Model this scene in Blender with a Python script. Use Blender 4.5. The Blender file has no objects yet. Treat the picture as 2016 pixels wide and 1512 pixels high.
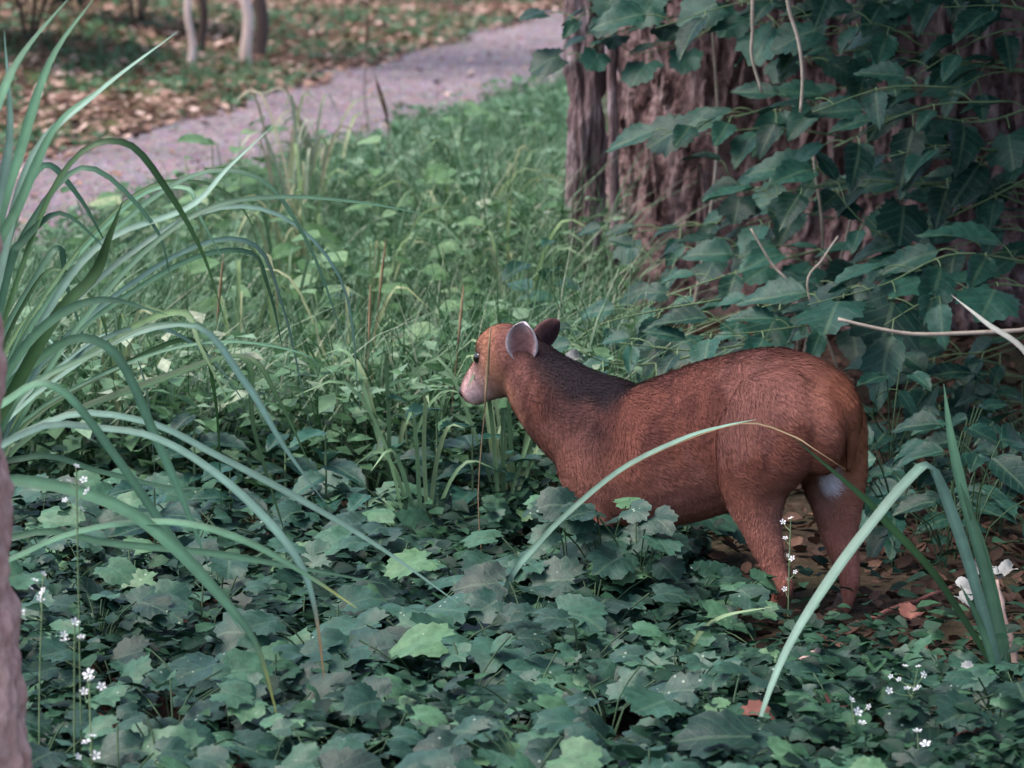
import bpy, bmesh, math, random
import numpy as np
from mathutils import Vector, Matrix

random.seed(7)
rng = np.random.default_rng(11)
scene = bpy.context.scene
COL = scene.collection
R = math.radians

# ------------------------------------------------------------------ camera
FPX, CX, CY = 7350.0, 1008.0, 756.0          # focal length and centre in photo pixels
PITCH, CAMZ = R(9.2), 1.6
cam = bpy.data.cameras.new('camera'); cam_o = bpy.data.objects.new('camera', cam); COL.objects.link(cam_o)
cam_o.location = (0, 0, CAMZ); cam_o.rotation_euler = (R(90) - PITCH, 0, 0)
cam.sensor_width = 36; cam.lens = 36 * FPX / 2016; cam.clip_start = 0.05; cam.clip_end = 900
cam.dof.use_dof = True; cam.dof.focus_distance = 7.1; cam.dof.aperture_fstop = 7.5
scene.camera = cam_o
scene.cycles.max_bounces = 6; scene.cycles.diffuse_bounces = 3; scene.cycles.glossy_bounces = 2; scene.cycles.transmission_bounces = 3
scene.render.resolution_x = 1024; scene.render.resolution_y = 768

# ------------------------------------------------------------------ light
SUN_EL, SUN_AZ = R(62), R(-105)                # azimuth measured from +Y towards +X
world = bpy.data.worlds.new('World'); scene.world = world; world.use_nodes = True
wn = world.node_tree.nodes; wl = world.node_tree.links; wn.clear()
sky = wn.new('ShaderNodeTexSky'); sky.sky_type = 'NISHITA'; sky.sun_disc = False
sky.sun_elevation = SUN_EL; sky.sun_rotation = SUN_AZ; sky.dust_density = 3.0; sky.air_density = 1.0
bg = wn.new('ShaderNodeBackground'); bg.inputs['Strength'].default_value = 0.10
wo = wn.new('ShaderNodeOutputWorld')
wl.new(sky.outputs[0], bg.inputs[0]); wl.new(bg.outputs[0], wo.inputs[0])
sun = bpy.data.lights.new('sun', 'SUN'); sun.energy = 0.9; sun.angle = R(25); sun.color = (1.0, 0.93, 0.88)
sun_o = bpy.data.objects.new('sun', sun); COL.objects.link(sun_o)
sd = Vector((math.sin(SUN_AZ) * math.cos(SUN_EL), math.cos(SUN_AZ) * math.cos(SUN_EL), math.sin(SUN_EL)))
sun_o.rotation_euler = (-sd).to_track_quat('-Z', 'Y').to_euler()
vs = scene.view_settings
vs.view_transform = 'Standard'; vs.look = 'None'; vs.gamma = 1; vs.exposure = 1.85; vs.use_curve_mapping = False

# ------------------------------------------------------------------ helpers: projection
FW = Vector((0, math.cos(PITCH), -math.sin(PITCH))); UP = Vector((0, math.sin(PITCH), math.cos(PITCH)))
def ray(px, py): return FW + Vector((1, 0, 0)) * ((px - CX) / FPX) - UP * ((py - CY) / FPX)
def P(px, py, Y):
    d = ray(px, py); t = Y / d.y
    return Vector((d.x * t, Y, CAMZ + d.z * t))
def G(px, py, z=0.0):
    d = ray(px, py); t = (z - CAMZ) / d.z
    return Vector((d.x * t, d.y * t, z))

# ------------------------------------------------------------------ helpers: noise
def _h(a, b, c):
    n = (a.astype(np.int64) * 374761393 + b.astype(np.int64) * 668265263 + c.astype(np.int64) * 2147483647) & 0xffffffff
    n = ((n ^ (n >> 13)) * 1274126177) & 0xffffffff
    n = ((n ^ (n >> 16)) * 2246822519) & 0xffffffff
    return ((n ^ (n >> 15)) & 0xffffff) / float(0xffffff)
def vnoise(p):
    p = np.asarray(p, float); i = np.floor(p).astype(np.int64); f = p - i; f = f * f * (3 - 2 * f)
    out = 0
    for dx in (0, 1):
        wx = f[..., 0] if dx else 1 - f[..., 0]
        for dy in (0, 1):
            wy = f[..., 1] if dy else 1 - f[..., 1]
            for dz in (0, 1):
                wz = f[..., 2] if dz else 1 - f[..., 2]
                out = out + wx * wy * wz * _h(i[..., 0] + dx, i[..., 1] + dy, i[..., 2] + dz)
    return out
def fbm(p, o=4):
    p = np.asarray(p, float); s = 0; a = 0.5; t = 0
    for k in range(o):
        s = s + a * vnoise(p * 2.03 ** k + 17.3 * k); t += a; a *= 0.5
    return s / t
def sstep(a, b, x):
    t = np.clip((x - a) / (b - a), 0, 1); return t * t * (3 - 2 * t)

# ------------------------------------------------------------------ helpers: meshes and objects
def mesh_np(name, V, F, mat=None, rnd=None, uv=None, col=None, smooth=True):
    V = np.ascontiguousarray(V, np.float32).reshape(-1, 3); F = np.ascontiguousarray(F, np.int32)
    k = F.shape[1]; m = bpy.data.meshes.new(name)
    m.vertices.add(len(V)); m.vertices.foreach_set('co', V.ravel())
    m.loops.add(F.size); m.loops.foreach_set('vertex_index', F.ravel())
    m.polygons.add(len(F)); m.polygons.foreach_set('loop_start', np.arange(0, F.size, k, dtype=np.int32))
    try: m.polygons.foreach_set('loop_total', np.full(len(F), k, np.int32))
    except Exception: pass
    m.polygons.foreach_set('use_smooth', np.full(len(F), smooth, bool))
    if uv is not None:
        l = m.uv_layers.new(name='UVMap'); l.data.foreach_set('uv', np.asarray(uv, np.float32)[F.ravel()].ravel())
    if rnd is not None:
        a = m.attributes.new('rnd', 'FLOAT', 'POINT'); a.data.foreach_set('value', np.asarray(rnd, np.float32).ravel())
    if col is not None:
        a = m.attributes.new('tint', 'FLOAT_COLOR', 'POINT')
        c = np.ones((len(V), 4), np.float32); c[:, :3] = col; a.data.foreach_set('color', c.ravel())
    m.update(calc_edges=True); m.validate()
    if mat: m.materials.append(mat)
    return m
def link(name, data, parent=None, loc=(0, 0, 0)):
    o = bpy.data.objects.new(name, data); COL.objects.link(o); o.location = loc
    if parent: o.parent = parent
    return o
def tag(o, label=None, cat=None, group=None, kind=None):
    if label: o['label'] = label
    if cat: o['category'] = cat
    if group: o['group'] = group
    if kind: o['kind'] = kind
    return o
def empty(name, loc):
    o = link(name, None, None, loc); o.empty_display_size = 0.05; return o

def spline(pts, n):
    """Catmull-Rom through pts, n samples evenly by index."""
    p = np.array([list(q) for q in pts], float)
    if len(p) == 2: return p[0] + (p[1] - p[0]) * np.linspace(0, 1, n)[:, None]
    e = np.vstack([2 * p[0] - p[1], p, 2 * p[-1] - p[-2]])
    out = []
    for u in np.linspace(0, len(p) - 1 - 1e-9, n):
        i = int(u); t = u - i; a, b, c, d = e[i:i + 4]
        out.append(0.5 * (2 * b + (c - a) * t + (2 * a - 5 * b + 4 * c - d) * t * t + (3 * b - a - 3 * c + d) * t ** 3))
    return np.array(out)
def norm(v):
    v = np.asarray(v, float); return v / (np.linalg.norm(v, axis=-1, keepdims=True) + 1e-12)

def tube(pts, rad, seg=7, caps=True):
    """round tapered tube; pts (n,3), rad scalar / (n,). Returns V, F (tris)."""
    p = np.array(pts, float); n = len(p); r = np.broadcast_to(np.asarray(rad, float), (n,))
    t = norm(np.gradient(p, axis=0)); ref = np.array([0.31, 0.2, 0.93]) if abs(t[0][2]) < 0.9 else np.array([0.9, 0.3, 0.1])
    a = norm(np.cross(t, ref)); b = np.cross(t, a)
    th = np.linspace(0, 2 * np.pi, seg, endpoint=False)
    V = (p[:, None] + r[:, None, None] * (a[:, None] * np.cos(th)[None, :, None] + b[:, None] * np.sin(th)[None, :, None])).reshape(-1, 3)
    F = []
    for i in range(n - 1):
        for j in range(seg):
            q = (j + 1) % seg; A, B, C, D = i * seg + j, i * seg + q, (i + 1) * seg + q, (i + 1) * seg + j
            F += [(A, B, C), (A, C, D)]
    if caps:
        V = np.vstack([V, p[0], p[-1]]); c0, c1 = n * seg, n * seg + 1
        for j in range(seg):
            q = (j + 1) % seg; F += [(c0, q, j), (c1, (n - 1) * seg + j, (n - 1) * seg + q)]
    return V, np.array(F)
def join(parts):
    Vs, Fs, o = [], [], 0
    for V, F in parts: Vs.append(V); Fs.append(F + o); o += len(V)
    return np.vstack(Vs), np.vstack(Fs)

# ------------------------------------------------------------------ helpers: materials
def new_mat(name):
    m = bpy.data.materials.new(name); m.use_nodes = True; nt = m.node_tree; nt.nodes.clear()
    return m, nt
class NT:
    def __init__(s, nt): s.nt = nt
    def n(s, t, **kw):
        x = s.nt.nodes.new(t)
        for k, v in kw.items(): setattr(x, k, v)
        return x
    def l(s, a, b): s.nt.links.new(a, b)
    def math(s, op, a, b=None):
        x = s.n('ShaderNodeMath', operation=op)
        for i, v in enumerate((a, b)):
            if v is None: continue
            if isinstance(v, (int, float)): x.inputs[i].default_value = v
            else: s.l(v, x.inputs[i])
        return x.outputs[0]
    def ramp(s, fac, stops, interp='LINEAR'):
        x = s.n('ShaderNodeValToRGB'); x.color_ramp.interpolation = interp; e = x.color_ramp.elements
        while len(e) < len(stops): e.new(0.5)
        for el, (p, c) in zip(e, stops): el.position = p; el.color = (*c, 1)
        s.l(fac, x.inputs[0]); return x.outputs[0]
    def noise(s, vec, scale, detail=4, rough=0.55):
        x = s.n('ShaderNodeTexNoise'); x.inputs['Scale'].default_value = scale
        x.inputs['Detail'].default_value = detail; x.inputs['Roughness'].default_value = rough
        if vec is not None: s.l(vec, x.inputs['Vector'])
        return x.outputs[0]
    def mix(s, fac, a, b, bt='MIX'):
        x = s.n('ShaderNodeMix', data_type='RGBA', blend_type=bt)
        if isinstance(fac, (int, float)): x.inputs[0].default_value = fac
        else: s.l(fac, x.inputs[0])
        for i, v in ((6, a), (7, b)):
            if isinstance(v, tuple): x.inputs[i].default_value = (*v, 1)
            else: s.l(v, x.inputs[i])
        return x.outputs[2]
    def bump(s, h, strength=0.5, dist=0.01):
        x = s.n('ShaderNodeBump'); x.inputs['Strength'].default_value = strength; x.inputs['Distance'].default_value = dist
        s.l(h, x.inputs['Height']); return x.outputs[0]
    def pos(s): return s.n('ShaderNodeNewGeometry').outputs['Position']
    def out(s, col, rough=0.6, bump=None, spec=0.4, transl=0.0, sheen=0.0):
        b = s.n('ShaderNodeBsdfPrincipled')
        if isinstance(col, tuple): b.inputs['Base Color'].default_value = (*col, 1)
        else: s.l(col, b.inputs['Base Color'])
        if isinstance(rough, (int, float)): b.inputs['Roughness'].default_value = rough
        else: s.l(rough, b.inputs['Roughness'])
        b.inputs['Specular IOR Level'].default_value = spec
        if sheen: b.inputs['Sheen Weight'].default_value = sheen
        if bump is not None: s.l(bump, b.inputs['Normal'])
        o = s.n('ShaderNodeOutputMaterial'); sh = b.outputs[0]
        if transl:
            t = s.n('ShaderNodeBsdfTranslucent')
            if isinstance(col, tuple): t.inputs[0].default_value = (*col, 1)
            else: s.l(col, t.inputs[0])
            mx = s.n('ShaderNodeMixShader'); mx.inputs[0].default_value = transl
            s.l(sh, mx.inputs[1]); s.l(t.outputs[0], mx.inputs[2]); sh = mx.outputs[0]
        s.l(sh, o.inputs[0])
def rnd_value(t):
    a = t.n('ShaderNodeAttribute', attribute_name='rnd').outputs['Fac']
    o = t.n('ShaderNodeObjectInfo').outputs['Random']
    return t.math('FRACT', t.math('ADD', a, o))

def mat_leaf(name, stops, rough=0.5, transl=0.22, vein=0.35, spec=0.45, specks=False):
    m, nt = new_mat(name); t = NT(nt); c = t.ramp(rnd_value(t), stops)
    n = t.noise(t.pos(), 55, 5, 0.65); c = t.mix(0.8, c, t.ramp(n, [(0.3, (0.5, 0.56, 0.52)), (0.7, (1.5, 1.42, 1.35))]), 'MULTIPLY')
    b = None
    if vein:
        uv = t.n('ShaderNodeUVMap').outputs[0]; sp = t.n('ShaderNodeSeparateXYZ'); t.l(uv, sp.inputs[0])
        ax = t.math('ABSOLUTE', sp.outputs[0])
        mid = t.math('LESS_THAN', ax, 0.025)
        w = t.math('FRACT', t.math('MULTIPLY', t.math('SUBTRACT', sp.outputs[1], t.math('MULTIPLY', ax, 0.8)), 6.0))
        side = t.math('LESS_THAN', w, 0.13); v = t.math('MAXIMUM', mid, t.math('MULTIPLY', side, 0.6))
        c = t.mix(t.math('MULTIPLY', v, vein), c, (0.16, 0.24, 0.14))
        b = t.bump(t.math('ADD', t.math('MULTIPLY', v, -0.6), n), 0.5, 0.004)
    if specks:
        vo = t.n('ShaderNodeTexVoronoi'); vo.inputs['Scale'].default_value = 55; t.l(t.pos(), vo.inputs['Vector'])
        d = t.math('LESS_THAN', vo.outputs['Distance'], 0.13)
        d = t.math('MULTIPLY', d, t.math('GREATER_THAN', t.noise(t.pos(), 9, 1), 0.6))
        c = t.mix(t.math('MULTIPLY', d, 0.7), c, (0.4, 0.48, 0.36))
    t.out(c, rough, b, spec, transl); return m
def mat_tint(name, rough=0.75, sheen=0.0, spec=0.25, nscale=0):
    m, nt = new_mat(name); t = NT(nt)
    c = t.n('ShaderNodeAttribute', attribute_name='tint').outputs['Color']
    if nscale:
        c = t.mix(0.6, c, t.ramp(t.noise(t.pos(), nscale, 4), [(0.3, (0.6, 0.6, 0.6)), (0.7, (1.4, 1.4, 1.4))]), 'MULTIPLY')
    t.out(c, rough, None, spec, 0, sheen); return m
def mat_noise(name, c0, c1, scale, rough=0.8, bump=0.5, dist=0.01, spec=0.25, stretch=None, c2=None, transl=0):
    m, nt = new_mat(name); t = NT(nt); p = t.pos()
    if stretch:
        mp = t.n('ShaderNodeMapping'); mp.inputs['Scale'].default_value = stretch; t.l(p, mp.inputs[0]); p = mp.outputs[0]
    n = t.noise(p, scale, 6, 0.65)
    st = [(0.32, c0), (0.68, c1)] if c2 is None else [(0.28, c0), (0.5, c1), (0.72, c2)]
    c = t.ramp(n, st)
    r = t.n('ShaderNodeObjectInfo').outputs['Random']
    c = t.mix(0.5, c, t.ramp(r, [(0, (0.75, 0.75, 0.75)), (1, (1.25, 1.25, 1.25))]), 'MULTIPLY')
    t.out(c, rough, t.bump(n, bump, dist), spec, transl); return m

TEAL = [(0.0, (0.009, 0.034, 0.024)), (0.35, (0.019, 0.062, 0.045)), (0.7, (0.032, 0.098, 0.066)), (0.92, (0.055, 0.145, 0.080)), (1.0, (0.10, 0.21, 0.10))]
M = {}
M['creeper'] = mat_leaf('creeper_leaf', TEAL, 0.5, 0.15, 0.22, 0.42, True)
M['shrub'] = mat_leaf('shrub_leaf', [(0, (0.005, 0.030, 0.023)), (0.5, (0.012, 0.058, 0.043)), (1, (0.026, 0.098, 0.072))], 0.5, 0.15, 0.25, 0.32)
M['weed'] = mat_leaf('weed_leaf', [(0, (0.05, 0.13, 0.04)), (0.4, (0.085, 0.19, 0.075)), (0.75, (0.13, 0.25, 0.11)), (0.93, (0.2, 0.32, 0.17)), (1, (0.3, 0.36, 0.2))], 0.55, 0.3, 0.2)
M['meadow'] = mat_leaf('meadow_leaf', [(0, (0.022, 0.068, 0.022)), (0.3, (0.058, 0.145, 0.06)), (0.6, (0.11, 0.225, 0.115)), (0.86, (0.21, 0.335, 0.22)), (1, (0.40, 0.42, 0.31))], 0.55, 0.3, 0)
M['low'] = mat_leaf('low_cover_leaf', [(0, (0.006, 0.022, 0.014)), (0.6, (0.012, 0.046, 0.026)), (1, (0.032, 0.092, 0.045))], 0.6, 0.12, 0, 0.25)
M['blade'] = mat_leaf('sedge_blade', [(0, (0.04, 0.105, 0.055)), (0.5, (0.065, 0.155, 0.09)), (1, (0.10, 0.20, 0.13))], 0.4, 0.2, 0, 0.5)
M['stem'] = mat_noise('green_stem', (0.10, 0.17, 0.08), (0.2, 0.27, 0.14), 30, 0.6, 0.2, 0.002)
M['darkstem'] = mat_noise('dark_green_stem', (0.025, 0.055, 0.028), (0.06, 0.11, 0.05), 30, 0.6, 0.2, 0.002)
M['twig'] = mat_noise('pale_twig', (0.30, 0.24, 0.19), (0.55, 0.46, 0.38), 25, 0.7, 0.4, 0.003)
M['dry'] = mat_noise('dry_grass', (0.16, 0.09, 0.055), (0.36, 0.26, 0.15), 12, 0.8, 0.2, 0.002, transl=0.15)
M['darkstalk'] = mat_noise('dark_seed_stalk', (0.05, 0.035, 0.025), (0.13, 0.08, 0.05), 40, 0.8, 0.4, 0.003)
m, nt = new_mat('red_fibrous_bark'); t = NT(nt); p = t.pos()
mp = t.n('ShaderNodeMapping'); mp.inputs['Scale'].default_value = (1, 1, .3); t.l(p, mp.inputs[0])
n1 = t.noise(mp.outputs[0], 14, 6, .7); n2 = t.noise(p, 42, 6, .75); n3 = t.noise(p, 3.0, 3)
h_ = t.math('ADD', n1, t.math('MULTIPLY', n2, .8))
c = t.ramp(t.math('MULTIPLY', h_, .555), [(.38, (.040, .022, .023)), (.47, (.23, .145, .145)), (.56, (.42, .30, .30)), (.68, (.62, .51, .52))])
c = t.mix(.6, c, t.ramp(n3, [(.35, (.7, .62, .6)), (.65, (1.25, 1.2, 1.2))]), 'MULTIPLY')
t.out(c, .92, t.bump(h_, 1.0, .035), .12); M['bark'] = m
M['stembark'] = mat_noise('mauve_stem_bark', (0.05, 0.030, 0.032), (0.19, 0.125, 0.13), 18, 0.85, 1.0, 0.03, 0.2, (1, 1, 0.3), (0.62, 0.50, 0.54))
M['pinkbark'] = mat_noise('pink_bark', (0.52, 0.25, 0.21), (0.86, 0.54, 0.46), 40, 0.9, 0.8, 0.01, 0.15, (1, 1, 0.6))
M['sapling'] = mat_noise('sapling_bark', (0.5, 0.36, 0.32), (0.78, 0.62, 0.57), 9, 0.8, 0.4, 0.01, 0.2, (1, 1, 0.4))
M['darksapling'] = mat_noise('dark_sapling_bark', (0.06, 0.04, 0.035), (0.14, 0.10, 0.09), 9, 0.85, 0.5, 0.01, 0.2, (1, 1, 0.4))
M['petal'] = mat_noise('white_petal', (0.72, 0.72, 0.74), (0.85, 0.85, 0.86), 30, 0.6, 0.1, 0.001, transl=0.2)
M['deadpale'] = mat_noise('pale_dead_leaf', (0.12, 0.12, 0.11), (0.40, 0.40, 0.38), 22, 0.8, 0.3, 0.004)
M['deadred'] = mat_noise('red_brown_dead_leaf', (0.13, 0.045, 0.035), (0.30, 0.13, 0.10), 22, 0.8, 0.3, 0.004)
M['stickpink'] = mat_noise('pink_stick_bark', (0.35, 0.22, 0.18), (0.6, 0.42, 0.36), 22, 0.8, 0.4, 0.004)
M['hoof'] = mat_noise('hoof_horn', (0.04, 0.03, 0.025), (0.12, 0.08, 0.06), 40, 0.5, 0.2, 0.002)
m, nt = new_mat('eye_wet'); NT(nt).out((0.006, 0.005, 0.005), 0.08, None, 0.6); M['eye'] = m
m, nt = new_mat('nose_wet'); NT(nt).out((0.012, 0.010, 0.010), 0.3, None, 0.5); M['nose'] = m
M['fur'] = mat_tint('fur', 0.8, 0.0, 0.18)
M['skin'] = mat_tint('coat', 0.85, 0.0, 0.12, 60)
# dead leaf litter
m, nt = new_mat('leaf_litter'); t = NT(nt)
t.out(t.ramp(rnd_value(t), [(0, (0.03, 0.017, 0.013)), (0.3, (0.12, 0.065, 0.045)), (0.6, (0.24, 0.14, 0.10)), (0.85, (0.42, 0.27, 0.21)), (1, (0.65, 0.48, 0.40))]), 0.8, None, 0.25, 0.1); M['litter'] = m
# ground soil
m, nt = new_mat('ground_soil'); t = NT(nt); p = t.pos()
n1 = t.noise(p, 0.9, 5); n2 = t.noise(p, 14, 6, 0.7)
c = t.ramp(n2, [(0.3, (0.018, 0.011, 0.009)), (0.55, (0.05, 0.030, 0.024)), (0.75, (0.12, 0.075, 0.056))])
c = t.mix(t.ramp(n1, [(0.45, (0, 0, 0)), (0.62, (0.55, 0.55, 0.55))]), c, (0.06, 0.075, 0.03))
sp_ = t.n('ShaderNodeSeparateXYZ'); t.l(p, sp_.inputs[0])      # the bank beyond the path carries pale leaf mould and moss
df_ = t.math('ADD', t.math('MULTIPLY', t.math('ADD', sp_.outputs[0], 2.1), -.976), t.math('MULTIPLY', t.math('SUBTRACT', sp_.outputs[1], 15.3), .215))
mk_ = t.n('ShaderNodeMapRange'); mk_.inputs[1].default_value = -.2; mk_.inputs[2].default_value = .3; t.l(df_, mk_.inputs[0])
bank = t.mix(t.ramp(n1, [(.42, (0, 0, 0)), (.58, (1, 1, 1))]), t.ramp(n2, [(.3, (.12, .07, .05)), (.7, (.30, .19, .145))]), t.ramp(n2, [(.3, (.07, .075, .03)), (.7, (.17, .165, .075))]))
c = t.mix(mk_.outputs[0], c, bank)
t.out(c, 0.95, t.bump(n2, 0.8, 0.03), 0.1); M['ground'] = m
# gravel path
m, nt = new_mat('path_gravel'); t = NT(nt); p = t.pos()
n1 = t.noise(p, 1.6, 4); n2 = t.noise(p, 45, 5, 0.75)
vo = t.n('ShaderNodeTexVoronoi'); vo.inputs['Scale'].default_value = 38; t.l(p, vo.inputs['Vector'])
c = t.ramp(n2, [(0.3, (0.14, 0.110, 0.115)), (0.7, (0.34, 0.275, 0.285))])
c = t.mix(0.6, c, t.ramp(n1, [(0.35, (0.72, 0.72, 0.70)), (0.65, (1.2, 1.15, 1.18))]), 'MULTIPLY')
c = t.mix(0.35, c, vo.outputs['Color'], 'SOFT_LIGHT')
t.out(c, 0.95, t.bump(t.math('ADD', n2, vo.outputs['Distance']), 0.8, 0.015), 0.1); M['path'] = m
m, nt = new_mat('pebble'); t = NT(nt)
t.out(t.ramp(rnd_value(t), [(0, (0.15, 0.10, 0.11)), (0.6, (0.33, 0.24, 0.26)), (1, (0.5, 0.42, 0.44))]), 0.9, None, 0.15); M['pebble'] = m

# ------------------------------------------------------------------ terrain
TREE = (1.06, 11.45); TR = 0.74
NE = np.array([-1.77, 12.9]); ND = norm(np.array([1.75, 6.15])); NN = np.array([-ND[1], ND[0]])   # near path edge
FE = np.array([-2.1, 15.3]); FD = norm(np.array([1.94, 8.8])); FN = np.array([-FD[1], FD[0]])      # far path edge
def d_near(x, y): return (x - NE[0]) * NN[0] + (y - NE[1]) * NN[1] + 0.35      # >0 : on/after the path
def d_far(x, y): return (x - FE[0]) * FN[0] + (y - FE[1]) * FN[1]              # >0 : beyond the path
def H(x, y):
    x = np.asarray(x, float); y = np.asarray(y, float)
    q = np.stack([x, y, np.zeros_like(x)], -1)
    b = (fbm(q * 2.2, 4) - 0.5) * 0.05 + (fbm(q * 11 + 5, 2) - 0.5) * 0.02
    dn, df = d_near(x, y), d_far(x, y)
    onpath = sstep(-0.25, 0.05, dn) * (1 - sstep(-0.05, 0.3, df))
    h = b * (1 - onpath)
    h = h + 0.30 * sstep(0.0, 3.5, df) + 0.25 * sstep(3, 12, df)
    h = h + 0.10 * np.exp(-((x - TREE[0]) ** 2 + (y - TREE[1]) ** 2) / 1.1)
    return h
def Hz(x, y): return float(H(np.array([x]), np.array([y]))[0])
def ground_at(px, py):
    """ground point under a pixel (few fixed-point steps on the height field)"""
    g = G(px, py)
    for _ in range(4): g = G(px, py, Hz(g.x, g.y))
    return g

xs = np.concatenate([np.linspace(-300, -8, 14)[:-1], np.linspace(-8, -3, 40)[:-1], np.linspace(-3, 3, 130), np.linspace(3, 8, 30)[1:], np.linspace(8, 300, 14)[1:]])
ys = np.concatenate([np.linspace(-60, 3, 10)[:-1], np.linspace(3, 9, 130)[:-1], np.linspace(9, 30, 260), np.linspace(30, 700, 24)[1:]])
X, Y = np.meshgrid(xs, ys); Z = H(X, Y)
nx, ny = len(xs), len(ys); idx = np.arange(nx * ny).reshape(ny, nx)
F = np.stack([idx[:-1, :-1], idx[:-1, 1:], idx[1:, 1:], idx[1:, :-1]], -1).reshape(-1, 4)
tag(link('ground', mesh_np('ground', np.stack([X, Y, Z], -1), F, M['ground'])), kind='structure')

# path ribbon
V = []; rows = 160; cols = 14
for i in range(rows):
    s = -12 + 46 * i / (rows - 1)
    a = NE - 0.35 * NN + ND * s; b = FE + FD * (s * 0.98)
    w1, w2 = 0.10 * math.sin(s * 1.7) + 0.06 * math.sin(s * 4.1), 0.10 * math.sin(s * 1.3 + 1) + 0.07 * math.sin(s * 3.7)
    for j in range(cols):
        u = j / (cols - 1); q = a * (1 - u) + b * u + NN * (w1 * (1 - u) + w2 * u)
        V.append((q[0], q[1], 0))
V = np.array(V); V[:, 2] = H(V[:, 0], V[:, 1]) + 0.012
idx = np.arange(rows * cols).reshape(rows, cols)
F = np.stack([idx[:-1, :-1], idx[1:, :-1], idx[1:, 1:], idx[:-1, 1:]], -1).reshape(-1, 4)
tag(link('path', mesh_np('path', V, F, M['path'])), kind='structure')

# ------------------------------------------------------------------ leaf templates (base at origin, tip at +Y, face +Z)
def leaf_lobed(seed, lobes=5, fold=0.16, droop=0.22):
    r_ = random.Random(seed); nO = 34
    cen = [0, 52, -52, 112, -112][:lobes]; L = [1.0, 0.88, 0.88, 0.66, 0.66]
    out = []
    for k in range(nO):
        th = -180 + 360 * (k + 0.5) / nO
        b = 0.0
        for c, l in zip(cen, L): b = max(b, l * math.exp(-((th - c) / 26.0) ** 2))
        r = 0.40 + 0.15 * b + (0.030 if k % 2 else -0.028) + r_.uniform(-.025, .025)
        if abs(th) > 160: r *= 0.55
        out.append((math.sin(R(th)) * r * 0.95, 0.38 + math.cos(R(th)) * r))
    inn = [((out[2 * k][0]) * .5, .38 + (out[2 * k][1] - .38) * .5) for k in range(nO // 2)]
    pts = [(0, .38)] + inn + out; ni = len(inn); V = []
    ph = r_.uniform(0, 6)
    for x, y in pts:
        rr = math.hypot(x, y - .38)
        V.append((x, y, fold * abs(x) - droop * (max(0, y - .3)) ** 2 * 0.9 - 0.25 * rr * rr + 0.03 * math.sin(9 * x + 7 * y + ph)))
    F = []
    for k in range(ni): F.append((0, 1 + k, 1 + (k + 1) % ni))
    for k in range(ni):
        a, b = 1 + k, 1 + (k + 1) % ni; o0, o1, o2 = 1 + ni + 2 * k, 1 + ni + 2 * k + 1, 1 + ni + (2 * k + 2) % nO
        F += [(a, o0, o1), (a, o1, b), (b, o1, o2)]
    F = [(a, c, b) for a, b, c in F]
    return np.array(V), np.array(F), np.array([(x, y) for x, y in pts])
def leaf_ovate(seed, wid=0.34, teeth=True, rows=13, fold=0.22, droop=0.35):
    r_ = random.Random(seed); V = []; UV = []
    ph = r_.uniform(0, 6)
    for i in range(rows + 1):
        y = i / rows; w = wid * (math.sin(math.pi * min(1, y ** 0.72 * 1.0)) ** 0.85 if 0 < y < 1 else 0.0)
        w += ((0.045 + r_.uniform(-.015, .025)) * (1.1 - y) if teeth and i % 2 and i < rows else 0)
        for s in (-1, -0.5, 0, 0.5, 1):
            x = s * w; V.append((x, y + (0.03 if teeth and abs(s) == 1 and i % 2 else 0), fold * abs(x) - droop * y * y * .6 + 0.025 * math.sin(8 * y + 4 * s + ph)))
            UV.append((x, y))
    F = []
    for i in range(rows):
        for j in range(4):
            a, b, c, d = i * 5 + j, i * 5 + j + 1, (i + 1) * 5 + j + 1, (i + 1) * 5 + j
            if i == 0: F.append((a, c, d))
            elif i == rows - 1: F.append((a, b, c))
            else: F += [(a, b, c), (a, c, d)]
    return np.array(V), np.array(F), np.array(UV)
def leaf_small(wid=0.3):
    V = [(0, 0, 0), (-wid, .45, .05), (0, .5, -.02), (wid, .45, .05), (0, 1, -.12)]
    return np.array(V), np.array([(0, 2, 1), (0, 3, 2), (1, 2, 4), (2, 3, 4)]), np.array([(v[0], v[1]) for v in V])

def orient(d, n):
    """rotation matrix with +Y along d and +Z close to n"""
    d = Vector(d).normalized(); n = Vector(n); n = (n - d * n.dot(d)).normalized(); x = d.cross(n)
    return Matrix((x, d, n)).transposed()
def leaf_obj(mesh, parent, pos, d, n, size, name='leaf', sx=1.0):
    o = bpy.data.objects.new(name, mesh); COL.objects.link(o); o.parent = parent
    m3 = orient(d, n); mm = m3.to_4x4(); mm.translation = Vector(pos)
    o.matrix_basis = mm @ Matrix.Diagonal((size * sx, size, size, 1)); return o

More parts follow.
